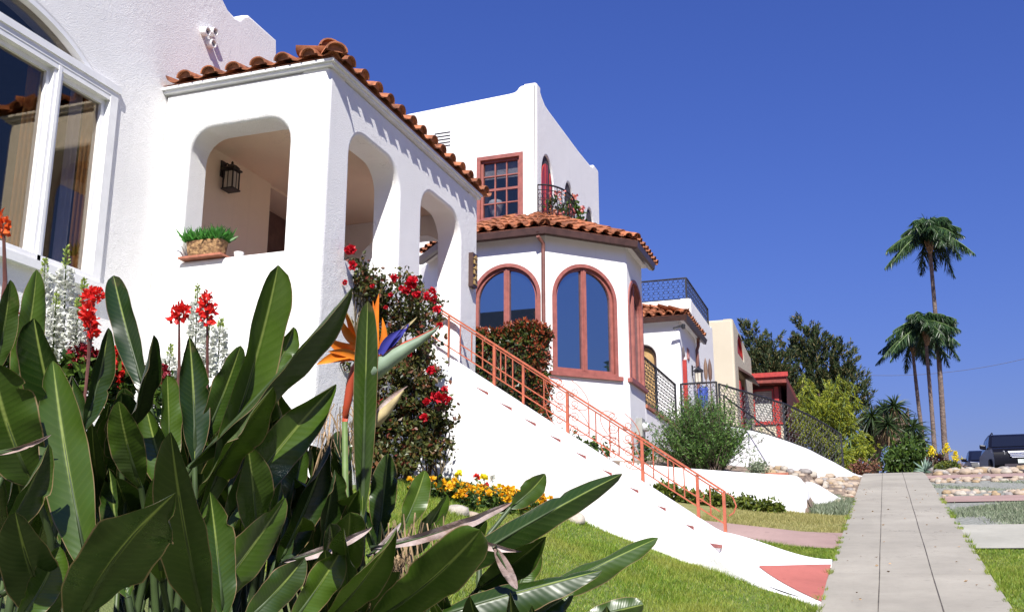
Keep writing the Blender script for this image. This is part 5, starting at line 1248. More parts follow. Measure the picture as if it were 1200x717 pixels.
# ================================================================== parked cars
def car(name, c, label, W, Lh, hh, suv, group=None):
    """front faces -y; c = centre of the front axle line on the ground"""
    t = thing(name, c, label, 'car', group); c = Vector(c); w = W/2
    if suv: low = [(-.95, .42), (-.98, .62), (-.93, .86), (-.80, .98), (-.2, 1.06), (.35, 1.13), (3.55, 1.12), (3.68, .9), (3.70, .45), (3.3, .30), (-.7, .30)]; roof = [(.30, 1.12), (.95, 1.55), (1.15, 1.655), (1.7, 1.70), (2.9, 1.69), (3.3, 1.62), (3.58, 1.12)]
    else: low = [(-.9, .38), (-.92, .55), (-.85, .72), (-.2, .84), (.45, .92), (3.5, .93), (3.75, .75), (3.75, .4), (3.4, .26), (-.7, .26)]; roof = [(.40, .91), (1.25, 1.36), (1.6, 1.43), (2.3, 1.42), (3.4, .93)]
    def hull(pr, wf):
        q = MB(); n = len(pr); V = []
        for y, z in pr: a = wf(y, z); V += [(c.x-a, c.y+y, c.z+z), (c.x-a*.985, c.y+y, c.z+z), (c.x+a*.985, c.y+y, c.z+z), (c.x+a, c.y+y, c.z+z)]
        F = []
        for i in range(n):
            j = (i+1) % n
            for k in range(3): F.append((4*i+k, 4*j+k, 4*j+k+1, 4*i+k+1))
        F += [tuple(4*i for i in range(n)), tuple(4*i+3 for i in range(n-1, -1, -1))]; return q.add(V, F)
    o = hull(low, lambda y, z: w*(1-.10*max(0, -y-.35)**2*2)*(1-.10*max(0, (z-.75)))*(.97 if z < .4 else 1)).build('body', CARP, t, smooth=32)
    m = o.modifiers.new('b', 'BEVEL'); m.width = .035; m.segments = 3; m.limit_method = 'ANGLE'; m.angle_limit = .5
    zb_, zt_ = roof[0][1], max(z for y, z in roof); wr = lambda z: w*(.93-.17*(z-zb_)/(zt_-zb_))
    o = hull(roof, lambda y, z: wr(z)).build('cabin', CARP, t, smooth=32)
    q = MB(); y0, z0 = roof[0]; y1, z1 = roof[1] if not suv else (1.0, 1.57); e_ = .012
    wq = lambda y, z, k, o_: (c.x+k*(wr(z)-.09), c.y+y-o_, c.z+z+o_*.7)
    a = .08; q.add([wq(y0+a*(y1-y0), z0+a*(z1-z0), -1, e_), wq(y0+a*(y1-y0), z0+a*(z1-z0), 1, e_), wq(y0+.97*(y1-y0), z0+.97*(z1-z0), 1, e_), wq(y0+.97*(y1-y0), z0+.97*(z1-z0), -1, e_)], [(0, 1, 2, 3)]); q.build('windscreen', CARGLASS, t)
    for k in (-1, 1):
        for (a0, a1, b0, b1) in ((.72, 1.62, 1.08, 1.62), (1.70, 2.60, 1.70, 2.60), (2.68, 3.35, 2.68, 3.12)) if suv else ((.75, 1.8, 1.25, 1.8), (1.88, 3.0, 1.88, 2.6)):
            zz0, zz1 = zb_+.05, zt_-.10; q = MB(); X = lambda z: c.x+k*(wr(z)+.006)
            q.add([(X(zz0), c.y+a0, c.z+zz0), (X(zz0), c.y+a1, c.z+zz0), (X(zz1), c.y+b1, c.z+zz1), (X(zz1), c.y+b0, c.z+zz1)], [(0, 1, 2, 3) if k > 0 else (3, 2, 1, 0)]); q.build('side_window', CARGLASS, t)
        q = MB(); obox(q, (c.x+k*(w-.02), c.y+.62, c.z+zb_-.02), (k*.2, 0, .03), (0, .12, 0), (0, 0, .15)); o = q.build('wing_mirror', CARP, t); m = o.modifiers.new('b', 'BEVEL'); m.width = .03; m.segments = 2
        q = MB(); hz = .80 if suv else .62
        V = [(c.x+k*(w*.93), c.y-.70, c.z+hz+.02), (c.x+k*(w*.55), c.y-.955, c.z+hz-.03), (c.x+k*(w*.55), c.y-.93, c.z+hz+.09), (c.x+k*(w*.95), c.y-.60, c.z+hz+.17)]; q.add(V+[(x, y+.1, z) for x, y, z in V], BOXF); q.build('headlight', LAMPG, t)
        for yy in (0, 2.65):
            q = MB(); lathe(q, (c.x+k*(w-.20), c.y+yy, c.z+.36), [(.25, 0), (.35, 0), (.365, .03), (.365, .18), (.34, .205), (.25, .20)], 22, (k, 0, 0)); wh = q.build('wheel', TYRE, t, smooth=40)
            q = MB(); lathe(q, (c.x+k*(w-.20), c.y+yy, c.z+.36), [(.25, .17), (.24, .19), (.06, .20), (.02, .20)], 10, (k, 0, 0)); q.build('rim', CHROME, wh)
        if suv: q = MB(); tube(q, [(c.x+k*w*.66, c.y+1.15, c.z+1.68), (c.x+k*w*.66, c.y+1.3, c.z+1.74), (c.x+k*w*.66, c.y+3.0, c.z+1.74), (c.x+k*w*.66, c.y+3.15, c.z+1.66)], .02, 6); q.build('roof_rail', IRON, t)
    q = MB(); gz_ = .66 if suv else .50
    V = [(c.x-w*.46, c.y-.985, c.z+gz_+.21), (c.x+w*.46, c.y-.985, c.z+gz_+.21), (c.x+w*.34, c.y-1.005, c.z+gz_), (c.x-w*.34, c.y-1.005, c.z+gz_)]; q.add(V+[(x, y+.08, z) for x, y, z in V], BOXF)
    for k in range(3): z = c.z+gz_+.04+.055*k; obox(q, (c.x-w*.40, c.y-1.03, z), (w*.8, 0, 0), (0, .03, 0), (0, 0, .02))
    q.build('grille', CHROME, t)
    q = MB(); box(q, (c.x-.16, c.y-1.03, c.z+.47), (c.x+.16, c.y-1.005, c.z+.6)); q.build('number_plate', M('pale_plate_'+name, (.55, .6, .55), .5), t)
    q = MB(); box(q, (c.x-w*.6, c.y-1.0, c.z+.34), (c.x+w*.6, c.y-.95, c.z+.46)); q.build('air_intake', DARK, t)
car('parked_suv', (4.52, 38.3, gz(4.5, 38.3)+.02), 'dark navy sport utility car parked facing downhill at the right edge of the photo', 1.86, 4.6, 1.7, True, 'cars parked along the kerb')
car('parked_sedan', (4.28, 44.4, gz(4.6, 44.4)+.02), 'low dark saloon car parked behind the bigger navy car, only its roof showing', 1.76, 4.5, 1.43, False, 'cars parked along the kerb')

# ================================================================== flowers in front of the near house
def spikeflower(px, py, pyb, t, label, i):
    a = PT(px, py, t); b = PT(px-4, pyb, t); g_ = Vector((b.x, b.y, gz(b.x, b.y)))
    th = thing('snapdragon', g_, label, 'flowers', 'white snapdragons below the porch wall')
    q = MB(); tube(q, [g_, b, a], [.007, .006, .003], 5)
    n = 90; k = NR.random(n); P = np.array(g_)+(np.array(b)-np.array(g_))*k[:, None]; leaves(q, P, .09, .22, unit(n, .5), .6); q.build('stem', SHRUBF, th)
    q = MB(); Ln = (a-b).length; n = int(300*Ln/.4); k = NR.random(n)**.9*.80; ang = NR.uniform(0, 6.28, n); r = .030*(1-k*.75)+.006
    P = np.array(b)+(np.array(a)-np.array(b))*k[:, None]+np.stack([np.cos(ang)*r, np.sin(ang)*r, 0*r], 1)
    D = np.stack([np.cos(ang), np.sin(ang), -.2+0*ang], 1); leaves(q, P, .030, .9, D, .5, .35); q.build('blossom', WHITEF, th)
    q = MB(); n = 70; k = .78+.22*NR.random(n); ang = NR.uniform(0, 6.28, n); r = .010*(1.02-k)/.22+.002
    P = np.array(b)+(np.array(a)-np.array(b))*k[:, None]+np.stack([np.cos(ang)*r, np.sin(ang)*r, 0*r], 1); leaves(q, P, .017, .6, np.stack([np.cos(ang), np.sin(ang), 1.+0*ang], 1), .4); q.build('bud', LIMEF, th)
for i, (px, py, pb, t, lb) in enumerate(((78, 288, 415, 5.6, 'tallest white snapdragon, in front of the big window corner'), (53, 304, 395, 5.8, 'slim white snapdragon at the far left of the flowers'), (99, 326, 410, 5.7, 'white snapdragon just left of the upper red canna'), (66, 345, 420, 5.5, 'short white snapdragon low beside the tallest one'), (92, 350, 420, 5.5, 'full white snapdragon low in the left cluster'), (232, 335, 430, 6.0, 'tallest white snapdragon in front of the porch side wall'), (246, 372, 440, 5.9, 'middle white snapdragon under the bark trough'), (259, 374, 430, 6.1, 'rightmost white snapdragon by the porch side wall'), (182, 408, 470, 6.0, 'low pale snapdragon with yellow-green buds in the gap between the leaves'), (200, 405, 470, 6.1, 'short lime-budded snapdragon beside the low pale one'))): spikeflower(px, py, pb, t, lb, i)
def canna(pts, px, pyb, t, label, mat=REDF, s_=1.):
    b = PT(px, pyb, t); g_ = Vector((b.x, b.y, gz(b.x, b.y))); th = thing('canna_lily', g_, label, 'flowers', 'red cannas in front of the house')
    top = PT(pts[0][0], pts[0][1], t); q = MB(); tube(q, [g_, b, top], [.012, .009, .005], 6); q.build('stem', M('canna_stem', (.13, .045, .035), .6, .2), th)
    for x, y in pts:
        c = np.array(PT(x, y, t)); q = MB(); n = 20; d = unit(n, .5); leaves(q, c+d*.012+np.stack([0*d[:, 0], 0*d[:, 0], NR.uniform(-.03, .02, n)], 1), .032*s_, .85, d, .5, .22, .4); leaves(q, np.tile(c, (5, 1)), .050*s_, .35, unit(5, .6), .4, .2); q.build('bloom', mat, th)
canna(((110, 342), (104, 350), (114, 348)), 106, 400, 5.2, 'upper red canna beside the white snapdragons near the window corner')
canna(((104, 372), (108, 380), (102, 366), (106, 390)), 104, 420, 5.1, 'lower fuller red canna beside the white snapdragons near the window corner')
canna(((210, 366), (205, 370), (215, 364)), 210, 430, 5.4, 'spreading red canna left of the tallest porch snapdragon')
canna(((243, 350), (240, 358), (246, 364), (242, 372)), 243, 440, 5.3, 'upright red canna right of the tallest porch snapdragon')
canna(((4, 263), (2, 270), (0, 258)), 6, 330, 4.0, 'orange-red canna at the left edge of the photo, in front of the window', FOL('orange_red_blossom', (.6, .06, .01), (.8, .13, .02), None, .5, .3), .8)
def geran(px, py, rx, ry, t, mat, label):
    c = PT(px, py, t); k = t/f; th = thing('red_salvia', (c.x, c.y, gz(c.x, c.y)), label, 'flowers', 'red bedding flowers behind the big leaves')
    q = MB(); leaves(q, clumps(int(rx*ry*1.6), c-Z_*.1, (rx*k, rx*k, ry*k*1.5), 14, (.03,)*3), .07, .6, unit(int(rx*ry*1.6), .4), .8); tube(q, [(c.x, c.y, gz(c.x, c.y)), c], .012, 5); q.build('foliage', SHRUBF, th)
    q = MB(); n = int(rx*ry*2.2); leaves(q, clumps(n, c, (rx*k, rx*k*.8, ry*k), 22, (.016,)*3), .034, .8, unit(n, .4), .8, .2); q.build('blossom', mat, th)
geran(135, 432, 15, 20, 5.6, REDF, 'bright red flower mound seen between the big leaves below the window corner')
geran(97, 418, 14, 14, 5.5, DKREDF, 'dark red flower mound left of the bright red one')
geran(10, 388, 18, 20, 5.5, DKREDF, 'dark red flower mound at the far left behind the big leaves')
geran(186, 440, 8, 12, 5.8, DKREDF, 'small dark red flower mound in the gap beside the lime-budded snapdragons')

# ================================================================== birds of paradise
_WP = ([0, .06, .16, .3, .45, .6, .75, .86, .93, .97, .99, 1.], [.10, .32, .62, .86, .98, 1., .88, .66, .43, .27, .15, .03])
_WB = (_WP[0], [.10, .30, .58, .82, .95, 1., .98, .88, .70, .48, .28, .04])
def wprof(v, b=False): return float(np.interp(v, *(_WB if b else _WP)))
def sleaf(plant, d, mat=None, name='leaf', stalk=True, ext=0):
    bx, by, tx, ty, w, bend, t, dt, roll, fold = d
    if dt <= -.15: dt *= 1.5
    elif dt < 0 and R.random() < .6: dt = .05
    b = PT(bx, by, t); e_ = PT(tx, ty, t+dt); dv = e_-b; L_ = dv.length; mid = (b+e_)/2; view = (CAM-mid).normalized()
    perp = dv.cross(view).normalized(); ctl = mid+perp*(bend*t/f)+view*(-.06*L_*(1 if dt >= 0 else -1))
    wr = w*t/f/max(.5, abs(math.cos(math.radians(roll))))/2*.92; fold += math.copysign(7 if abs(fold) < 30 else 0, fold); fo = math.radians(fold); ro = math.radians(roll)
    NS, NU = 34, 12; V = []; U = []; rip = [R.uniform(0, 6.28) for _ in range(4)]; tears = [(R.uniform(.3, .92), R.choice((-1, 1)), R.uniform(.15, .5)) for _ in range(R.choice((0, 0, 0, 0, 1, 1, 2)))]; blunt = R.random() < .3; crl = R.uniform(-.35, .75); tipc = R.choice((0, 0, 0, .5, .9))
    for i in range(NS+1):
        v = i/NS; p = b*(1-v)**2+ctl*(2*v*(1-v))+e_*v*v; tg = ((ctl-b)*(1-v)+(e_-ctl)*v).normalized()
        vw = (CAM-p); n = (vw-tg*vw.dot(tg)).normalized(); s_ = tg.cross(n); n, s_ = n*math.cos(ro)+s_*math.sin(ro), s_*math.cos(ro)-n*math.sin(ro)
        ww = wr*wprof(v, blunt)
        tw = .30*(v-.5)*math.sin(rip[3])
        n2, s2 = n*math.cos(tw)+s_*math.sin(tw), s_*math.cos(tw)-n*math.sin(tw)
        for k in range(NU+1):
            u = -1+2*k/NU; au = abs(u); edge = ww*.15*au**3*math.sin(v*(13+4*math.sin(rip[0]))+rip[0]+(2 if u > 0 else 0))+ww*.05*au**2*math.sin(v*29+rip[1])
            cut = 1.
            for tv, tsd, td in tears:
                if u*tsd > .3: cut = min(cut, 1-td*max(0, 1-abs(v-tv)/.034)*au**2)
            a_ = fo*(1-.35*au)+crl*au*au*(.3+.7*v)*math.copysign(1, fo)+tipc*max(0, v-.7)*au*3
            V.append(p+s2*(u*ww*cut*math.cos(a_))+n2*(au*ww*math.sin(a_)+edge)); U.append(((u+1)/2, v))
    F = [(i*(NU+1)+k, i*(NU+1)+k+1, (i+1)*(NU+1)+k+1, (i+1)*(NU+1)+k) for i in range(NS) for k in range(NU)]
    o = MB().add(V, F, U).build(name, mat or SLEAF, plant, smooth=180)
    q = MB(); tube(q, [b.lerp(ctl, .0)-view*.004]+[b*(1-v)**2+ctl*(2*v*(1-v))+e_*v*v-view*.0035 for v in (.15, .3, .5, .7, .9)], [.008, .0075, .006, .0045, .003, .0015], 5, False)
    if stalk:
        r0 = Vector(plant['_o']); r0 = r0+Vector((R.uniform(-.14, .14), R.uniform(-.12, .12), -.02)); tg = (ctl-b).normalized()
        c1 = b-tg*.35; pts = [r0*(1-v)**3+Vector((r0.x, r0.y, r0.z+.35))*(3*v*(1-v)**2)+c1*(3*v*v*(1-v))+b*v**3 for v in [k/8 for k in range(9)]]
        tube(q, pts, [.016-.008*k/8 for k in range(9)], 6, False)
    q.build('stalk', PETI, o, smooth=180)
    return o
def strel(px, t, label):
    r = ray(px, 700); c = CAM+r*t; return thing('bird_of_paradise', (c.x, c.y, gz(c.x, c.y)), label, 'plant', 'bird of paradise plants in the foreground')
PA = strel(30, 2.7, 'leftmost bird of paradise clump, large dark paddle leaves against the window')
PB = strel(235, 2.9, 'middle bird of paradise clump with tall upright leaves in front of the porch corner')
PC_ = strel(420, 3.3, 'flowering bird of paradise clump with its orange and blue bloom and dry straw')
PD = strel(545, 3.5, 'rightmost bird of paradise clump with long leaves leaning out over the lawn')
LA = [(12, 480, 43, 316, 36, 8, 2.8, .06, 25, 18), (-8, 440, 12, 328, 30, 5, 2.7, 0, 20, 20), (105, 590, 40, 373, 54, -14, 2.6, -.14, -20, 15), (108, 682, 62, 423, 66, -8, 2.3, .12, -10, 14), (40, 570, -10, 425, 84, -10, 2.4, -.10, -10, 14), (-12, 650, 57, 520, 38, 8, 2.2, .05, 40, 20), (90, 730, 206, 577, 80, -20, 2.0, -.24, 30, 14), (98, 505, 127, 384, 34, 6, 2.7, -.12, 20, 20), (165, 570, 139, 470, 42, -5, 2.7, -.12, -10, 15), (60, 730, 18, 600, 60, -6, 2.1, -.2, -15, 15), (20, 730, 70, 640, 50, 8, 1.9, -.1, 20, 15), (40, 560, 52, 470, 40, 3, 2.6, -.1, 0, 18), (150, 700, 128, 610, 40, -4, 2.3, .05, 30, 18), (85, 520, 84, 440, 34, 2, 2.9, -.12, 10, 18), (2, 560, 30, 500, 40, 4, 2.5, .05, 15, 15)]
LB = [(232, 610, 326, 311, 54, 16, 2.7, .08, 32, 18), (228, 545, 222, 395, 44, 4, 2.8, .08, 10, 15), (174, 470, 133, 323, 36, -4, 3.0, .10, -15, 20), (240, 730, 200, 506, 58, -6, 2.3, -.28, -25, 18), (262, 617, 394, 450, 62, -12, 2.8, .10, 10, 14), (222, 548, 412, 337, 32, 8, 2.7, .0, 58, 25), (316, 445, 344, 383, 28, 4, 3.2, .05, 20, 20), (232, 585, 320, 453, 36, -6, 2.8, -.2, 50, 20), (152, 505, 180, 392, 28, 5, 2.9, -.12, 40, 30), (262, 730, 246, 576, 44, 2, 2.2, .05, 25, 20), (222, 730, 334, 583, 50, 8, 2.3, .10, 30, 16), (285, 730, 357, 653, 44, 5, 2.2, .08, 20, 15), (322, 670, 386, 520, 46, 6, 2.9, .08, 25, 15), (205, 590, 170, 470, 40, -5, 2.9, -.1, -20, 15), (270, 560, 262, 440, 34, 0, 3.0, -.12, 20, 20), (190, 680, 180, 560, 46, -3, 2.6, -.15, 10, 18), (300, 640, 290, 520, 44, 4, 2.8, -.12, 30, 20), (340, 600, 356, 500, 38, 5, 3.0, .05, -30, 18), (236, 520, 282, 405, 38, 4, 2.85, -.14, 25, 18), (200, 560, 196, 440, 30, 0, 3.0, .06, 30, 20)]
LC = [(424, 612, 431, 353, 31, 0, 3.0, .04, 0, -30), (470, 622, 498, 551, 32, 4, 3.5, .07, 20, 15), (444, 630, 455, 531, 36, 0, 3.4, .04, -10, 15), (390, 645, 421, 574, 38, -8, 3.1, -.15, 0, 15), (474, 655, 524, 579, 26, 4, 3.6, .05, 40, 20), (368, 695, 392, 550, 28, 0, 2.9, 0, 50, 20), (382, 728, 465, 619, 42, 10, 2.6, -.15, 30, 16), (432, 730, 563, 621, 56, 14, 2.7, -.26, 20, 14), (350, 640, 366, 560, 40, 4, 3.2, -.1, 10, 16), (400, 690, 410, 600, 40, 3, 3.0, -.15, 20, 16), (340, 730, 402, 640, 44, 5, 2.5, .08, 25, 15), (405, 560, 396, 505, 22, 0, 3.3, -.06, 40, 20), (500, 700, 520, 640, 34, 3, 3.3, -.1, 15, 15)]
LD = [(498, 690, 729, 555, 48, -10, 3.3, .02, -14, -42), (590, 722, 771, 630, 38, -6, 3.2, .03, -32, -20), (500, 726, 705, 668, 42, -5, 3.0, .04, -38, -18), (598, 595, 639, 555, 28, 4, 3.9, .05, 20, 15), (604, 695, 628, 633, 36, 3, 3.6, .07, 15, 12), (680, 728, 754, 708, 30, -2, 2.9, 0, 10, -20), (560, 690, 640, 628, 40, 4, 3.4, -.2, 20, 14), (620, 730, 672, 694, 30, -3, 3.1, .04, 0, 18), (545, 730, 600, 690, 34, 3, 3.1, -.1, 10, 16), (520, 660, 570, 610, 26, 2, 3.5, -.1, 20, 16)]
for pl0, ls in ((PA, LA), (PB, LB), (PC_, LC), (PD, LD)):
    for d in ls: sleaf(pl0, d)
# lower leaves that fill the clumps
def sil(x): return float(np.interp(x, [-40, 60, 120, 200, 330, 390, 440, 520, 620], [470, 480, 520, 500, 520, 580, 600, 660, 700]))
for i in range(84):
    x = -20+560*(i+R.random())/64; t = R.uniform(2.95, 3.6); ty = sil(x)+R.uniform(0, 110); ln = R.uniform(90, 170)*2.7/t; lean = R.gauss(0, 28)
    sleaf(PA if x < 130 else PB if x < 330 else PC_ if x < 470 else PD, (x-lean, ty+ln, x, ty, R.uniform(30, 46), R.uniform(-8, 8), t, R.choice((-.36, -.3, -.24, -.16, .08, .1)), R.uniform(-62, 62), R.uniform(14, 32)))
for i in range(62):
    x = -20+420*(i+R.random())/62; t = R.uniform(3.5, 4.0); ty = (445 if x > 120 else 470)+R.uniform(0, 60)+(60 if x > 330 else 0); lean = R.gauss(0, 22)
    sleaf(PA if x < 130 else PB if x < 330 else PC_, (x-lean, ty+R.uniform(100, 150), x, ty, R.uniform(28, 42), R.uniform(-6, 6), t, R.choice((-.34, -.26, -.18)), R.uniform(-45, 45), R.uniform(12, 24)))
for d, nm, pl0 in (((330, 658, 436, 617, 14, 10, 2.7, .05, 20, 25), 'dead_leaf', PC_), ((434, 642, 600, 588, 16, 14, 2.9, .05, 20, 20), 'dead_leaf', PC_), ((516, 620, 612, 646, 12, 8, 3.1, .05, 10, 20), 'dead_leaf', PD), ((579, 640, 606, 690, 15, 0, 3.0, 0, 5, 8), 'dead_leaf', PD), ((-10, 533, 60, 509, 9, 6, 2.3, .03, 10, 20), 'dead_leaf', PA), ((430, 652, 470, 612, 8, 6, 2.9, .02, 10, 20), 'dead_leaf', PC_), ((300, 700, 352, 655, 9, -8, 2.3, .02, 20, 30), 'dead_leaf', PB), ((-6, 700, 48, 660, 8, 6, 2.0, .02, 10, 20), 'dead_leaf', PA)): sleaf(pl0, d, DEADLEAF, nm, False)
for (x0, x1, y0, y1, n, t) in ((440, 482, 640, 716, 130, 3.0), (376, 420, 470, 545, 70, 3.35), (455, 520, 600, 650, 40, 3.1)):
    q = MB(); b = []; e_ = []
    for _ in range(n):
        a = PT(R.uniform(x0, x1), R.uniform(y0, y0+(y1-y0)*.6), t+R.uniform(-.08, .12)); b.append(a); e_.append(a+Vector((R.uniform(-.07, .07), R.uniform(-.05, .05), -R.uniform(.05, .2))))
    strips(q, b, e_, .007, .05, 2); q.build('dry_straw', DRY, PC_)
# the flower
def flower(plant, T, shape):
    pass
def petal(par, name, a, b, w, mat, bend=0, cup=.3, t0=3.12, t1=None):
    A, B = PT(*a, t0), PT(*b, t1 or t0); d = B-A; L_ = d.length; view = (CAM-A).normalized(); pr = d.cross(view).normalized(); V = []; N = 14; W = w*t0/f/2
    for i in range(N+1):
        v = i/N; p = A+d*v+pr*(bend*t0/f*math.sin(PI*v)); ww = W*math.sin(PI*min(1, .10+.9*v)**.7)**.8 if i < N else W*.02
        for u in (-1, -.5, 0, .5, 1): V.append(p+pr*(u*ww)+view*((u*u)*ww*cup-.0*ww))
    F = [(i*5+k, i*5+k+1, (i+1)*5+k+1, (i+1)*5+k) for i in range(N) for k in range(4)]
    m = MB().add(V, F); return m.build(name, mat, par, smooth=180)
def beak(par, pts, rads, t, mat, red=True, name='flower'):
    P = [PT(x, y, t) for x, y in pts]; q = MB(); tube(q, P, [r*t/f for r in rads], 10, True); o = q.build(name, mat, par, smooth=60)
    if red:
        q = MB(); tube(q, [p+Vector((0, -.004, r*t/f*.88)) for p, r in zip(P, rads)], [max(.15, r*.28)*t/f for r in rads], 6); q.build('spathe_edge', SPATHER, o, smooth=60)
    return o
fl = beak(PC_, [(428, 452), (437, 436), (452, 424), (472, 411), (492, 399), (508, 388), (515, 382)], [7, 11.5, 10.5, 8, 5, 2.2, .6], 3.08, SPATHE)
for a, b, w, bd, m_ in (((440, 422), (444, 344), 11, -3, ORANGE), ((436, 420), (437, 352), 8, 3, ORANGE), ((444, 420), (448, 372), 9, 4, ORANGE)): petal(fl, 'sepal', a, b, w, m_, bd, .3, 3.12)
petal(fl, 'blue_petal', (443, 414), (481, 377), 9, BLUEP, 2, .6, 3.07); petal(fl, 'blue_petal', (446, 414), (470, 386), 10, BLUEP, -3, .4, 3.06); petal(fl, 'stigma', (470, 386), (489, 371), 3, SPENT, 1, .2, 3.07)
f2 = beak(PC_, [(404, 494), (405, 484), (408, 468), (411, 450), (416, 432), (424, 422)], [3, 4, 5, 5.5, 5.5, 5], 3.16, SPATHER, False)
for a, b, w, bd in (((420, 416), (371, 427), 15, 4), ((420, 410), (380, 394), 14, -5), ((420, 405), (398, 372), 11, -3), ((416, 408), (402, 360), 7, 2), ((422, 420), (384, 412), 10, 3)): petal(f2, 'sepal', a, b, w, ORANGE, bd, .4, 3.15, 3.05)
petal(f2, 'withered_sepal', (414, 398), (399, 356), 6, SPENT, 3, .4, 3.14)
f3 = beak(PC_, [(430, 505), (440, 495), (452, 482), (464, 468), (473, 457)], [5, 7, 6, 3.5, .8], 3.1, SPENT, False)
petal(f3, 'withered_sepal', (440, 486), (478, 452), 6, DEADLEAF, -3, .4, 3.1); petal(f3, 'withered_sepal', (446, 482), (466, 452), 5, SPENT, 3, .4, 3.12)
for px, py in ((428, 452), (404, 494), (430, 505)):
    q = MB(); b = PT(px, py, 3.14); r0 = Vector(PC_['_o']); tube(q, [r0, r0.lerp(b, .5)+Vector((0, 0, .05)), b], [.014, .012, .009], 7); q.build('flower_stalk', STEM, PC_, smooth=180)

# ================================================================== grass
def gzv(X, Y): return np.array([gz(a, b) for a, b in zip(X, Y)])
def grass(name, n, fx, mat, h0, h1, w, label, dz=.012, cl=0):
    X, Y = fx(n); Z = gzv(X, Y)+dz-.004; n = len(X)
    a = NR.uniform(0, 2*PI, n); h_ = NR.uniform(h0, h1, n)*(1+.35*np.sin(X*3.1+np.sin(Y*2.3)*2)); lx = NR.normal(0, .45, n)*h_; ly = NR.normal(0, .45, n)*h_
    V = np.stack([np.stack([X-np.cos(a)*w, Y-np.sin(a)*w, Z], 1), np.stack([X+np.cos(a)*w, Y+np.sin(a)*w, Z], 1), np.stack([X+lx, Y+ly, Z+h_], 1)], 1).reshape(-1, 3)
    q = MB().add(V, np.arange(3*n).reshape(n, 3)); tag(q.build(name, mat, loc=(0, 0, 0)), label, 'grass', kind='stuff')
def area(x0, x1, y0, y1, keep=None):
    def fx(n):
        Y = NR.uniform(y0, y1, n); a = np.array([x0(y) if callable(x0) else x0 for y in Y]); b = np.array([x1(y) if callable(x1) else x1 for y in Y]); X = a+(b-a)*NR.random(n)
        if keep is not None: k = keep(X, Y); X, Y = X[k], Y[k]
        return X, Y
    return fx
nearcheek = lambda X, Y: Y < np.where(X < -2, 10.0, 10.0-1.2*np.maximum(0, (X+2)/1.47)**1.75)-.01
grass('grass', 150000, area(-4.3, lambda y: SLX(y)-.01, 5.2, 10.0, nearcheek), GRASS, .022, .05, .0035, 'sunlit green lawn in front of the near house')
grass('grass', 26000, area(-2.6, lambda y: SLX(y)-.01, 11.45, 12.4), GRASS, .03, .06, .0045, 'strip of green lawn between the stairs and the pink path')
grass('grass', 15000, area(-2.3, lambda y: SLX(y)-.01, 14.0, 16.38), DGRASS, .02, .05, .0045, 'strip of dry yellow grass between the pink path and the low white wall')
grass('grass', 42000, area(SRX, 2.2, 7.5, 12.3), GRASS, .02, .05, .004, 'green parkway lawn at the right edge of the sidewalk')
tuft = lambda X, Y: np.sin(Y*5.1+np.sin(Y*1.7)*3)+np.sin(Y*13.3) > .5
grass('grass', 5200, area(lambda y: SLX(y)-.03, lambda y: SLX(y)+.035, 5, 19, tuft), GRASS, .02, .055, .004, 'tufts of grass creeping over the left edge of the sidewalk', .03)
grass('grass', 5200, area(lambda y: SRX(y)-.035, lambda y: SRX(y)+.03, 7, 19, tuft), GRASS, .02, .055, .004, 'tufts of grass creeping over the right edge of the sidewalk', .03)
q = MB(); n = 60; Y = NR.uniform(5.5, 22, n); X = np.array([R.uniform(SLX(y)+.02, SRX(y)-.02) for y in Y]); leaves(q, np.stack([X, Y, np.array([zs(y) for y in Y])+.047], 1), .035, .5, np.stack([NR.normal(size=n), NR.normal(size=n), 0*X], 1), .15, .1)
tag(q.build('fallen_leaves', DRY, loc=(0, 0, 0)), 'scattered fallen leaves on the concrete sidewalk', 'leaves', kind='stuff')
patchy = lambda X, Y: (np.sin(X*4+np.sin(Y*3))+np.sin(Y*2.3+X)) > -.35+.9*NR.normal(size=len(X))*.5
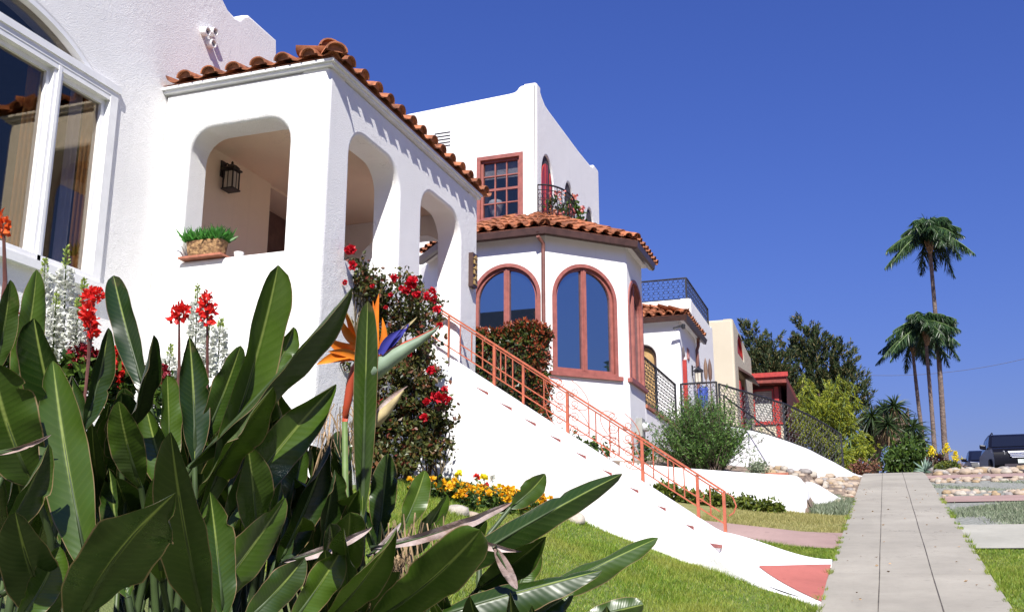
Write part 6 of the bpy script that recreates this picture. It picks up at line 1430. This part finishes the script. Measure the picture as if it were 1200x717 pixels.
grass('ground_cover', 26000, area(SRX, 3.1, 14.8, 18.2, patchy), GREYG, .02, .06, .008, 'patchy grey-green ground cover between the concrete crossing and the pink crossing', .012)
grass('ground_cover', 7000, area(-1.0, lambda y: SLX(y)-.02, 16.4, 19.2), GREYG, .05, .13, .010, 'grey-green ground cover between the rounded wall end and the sidewalk')
grass('ground_cover', 3500, area(SRX, 3.1, 20.6, 23.0, lambda X, Y: np.sin(X*3+Y*2.2) > .4), GREYG, .02, .05, .008, 'sparse weeds on the grey gravel strip')

# ================================================================== light, sky, camera
SUN = Vector((.35, -1.0, 1.0)).normalized(); EL = math.asin(SUN.z); AZ = math.atan2(SUN.x, SUN.y)
sl_ = bpy.data.lights.new('sun', 'SUN'); sl_.energy = 5.0; sl_.angle = math.radians(.53); sl_.color = (1., .965, .90)
so = bpy.data.objects.new('sun', sl_); COL.objects.link(so); so.rotation_euler = (-SUN).to_track_quat('-Z', 'Y').to_euler(); so.location = (5, -20, 30)
W = bpy.data.worlds.new('World'); S.world = W; W.use_nodes = True; t = W.node_tree; bg = t.nodes['Background']
sk = t.nodes.new('ShaderNodeTexSky'); sk.sky_type = 'NISHITA'; sk.sun_disc = False; sk.sun_elevation = EL; sk.sun_rotation = AZ; sk.altitude = 0; sk.air_density = 2.0; sk.dust_density = 0; sk.ozone_density = 10.0
t.links.new(mixc(t, 1., sk.outputs[0], (.46, .475, 1.0), 'MULTIPLY'), bg.inputs[0]); bg.inputs[1].default_value = .068
cd = bpy.data.cameras.new('camera'); cd.lens = 36*f/1200; cd.sensor_width = 36; cd.clip_start = .05; cd.clip_end = 5000
co = bpy.data.objects.new('camera', cd); COL.objects.link(co); co.location = CAM; co.rotation_euler = (PI/2+PIT, 0, YAW); S.camera = co
S.view_settings.view_transform = 'Standard'; S.view_settings.look = 'None'; S.view_settings.exposure = .70; S.view_settings.gamma = 1; S.view_settings.use_curve_mapping = False
S.cycles.max_bounces = 8; S.cycles.transparent_max_bounces = 12; S.cycles.use_denoising = True
for o in COL.objects:
    if '_o' in o: del o['_o']
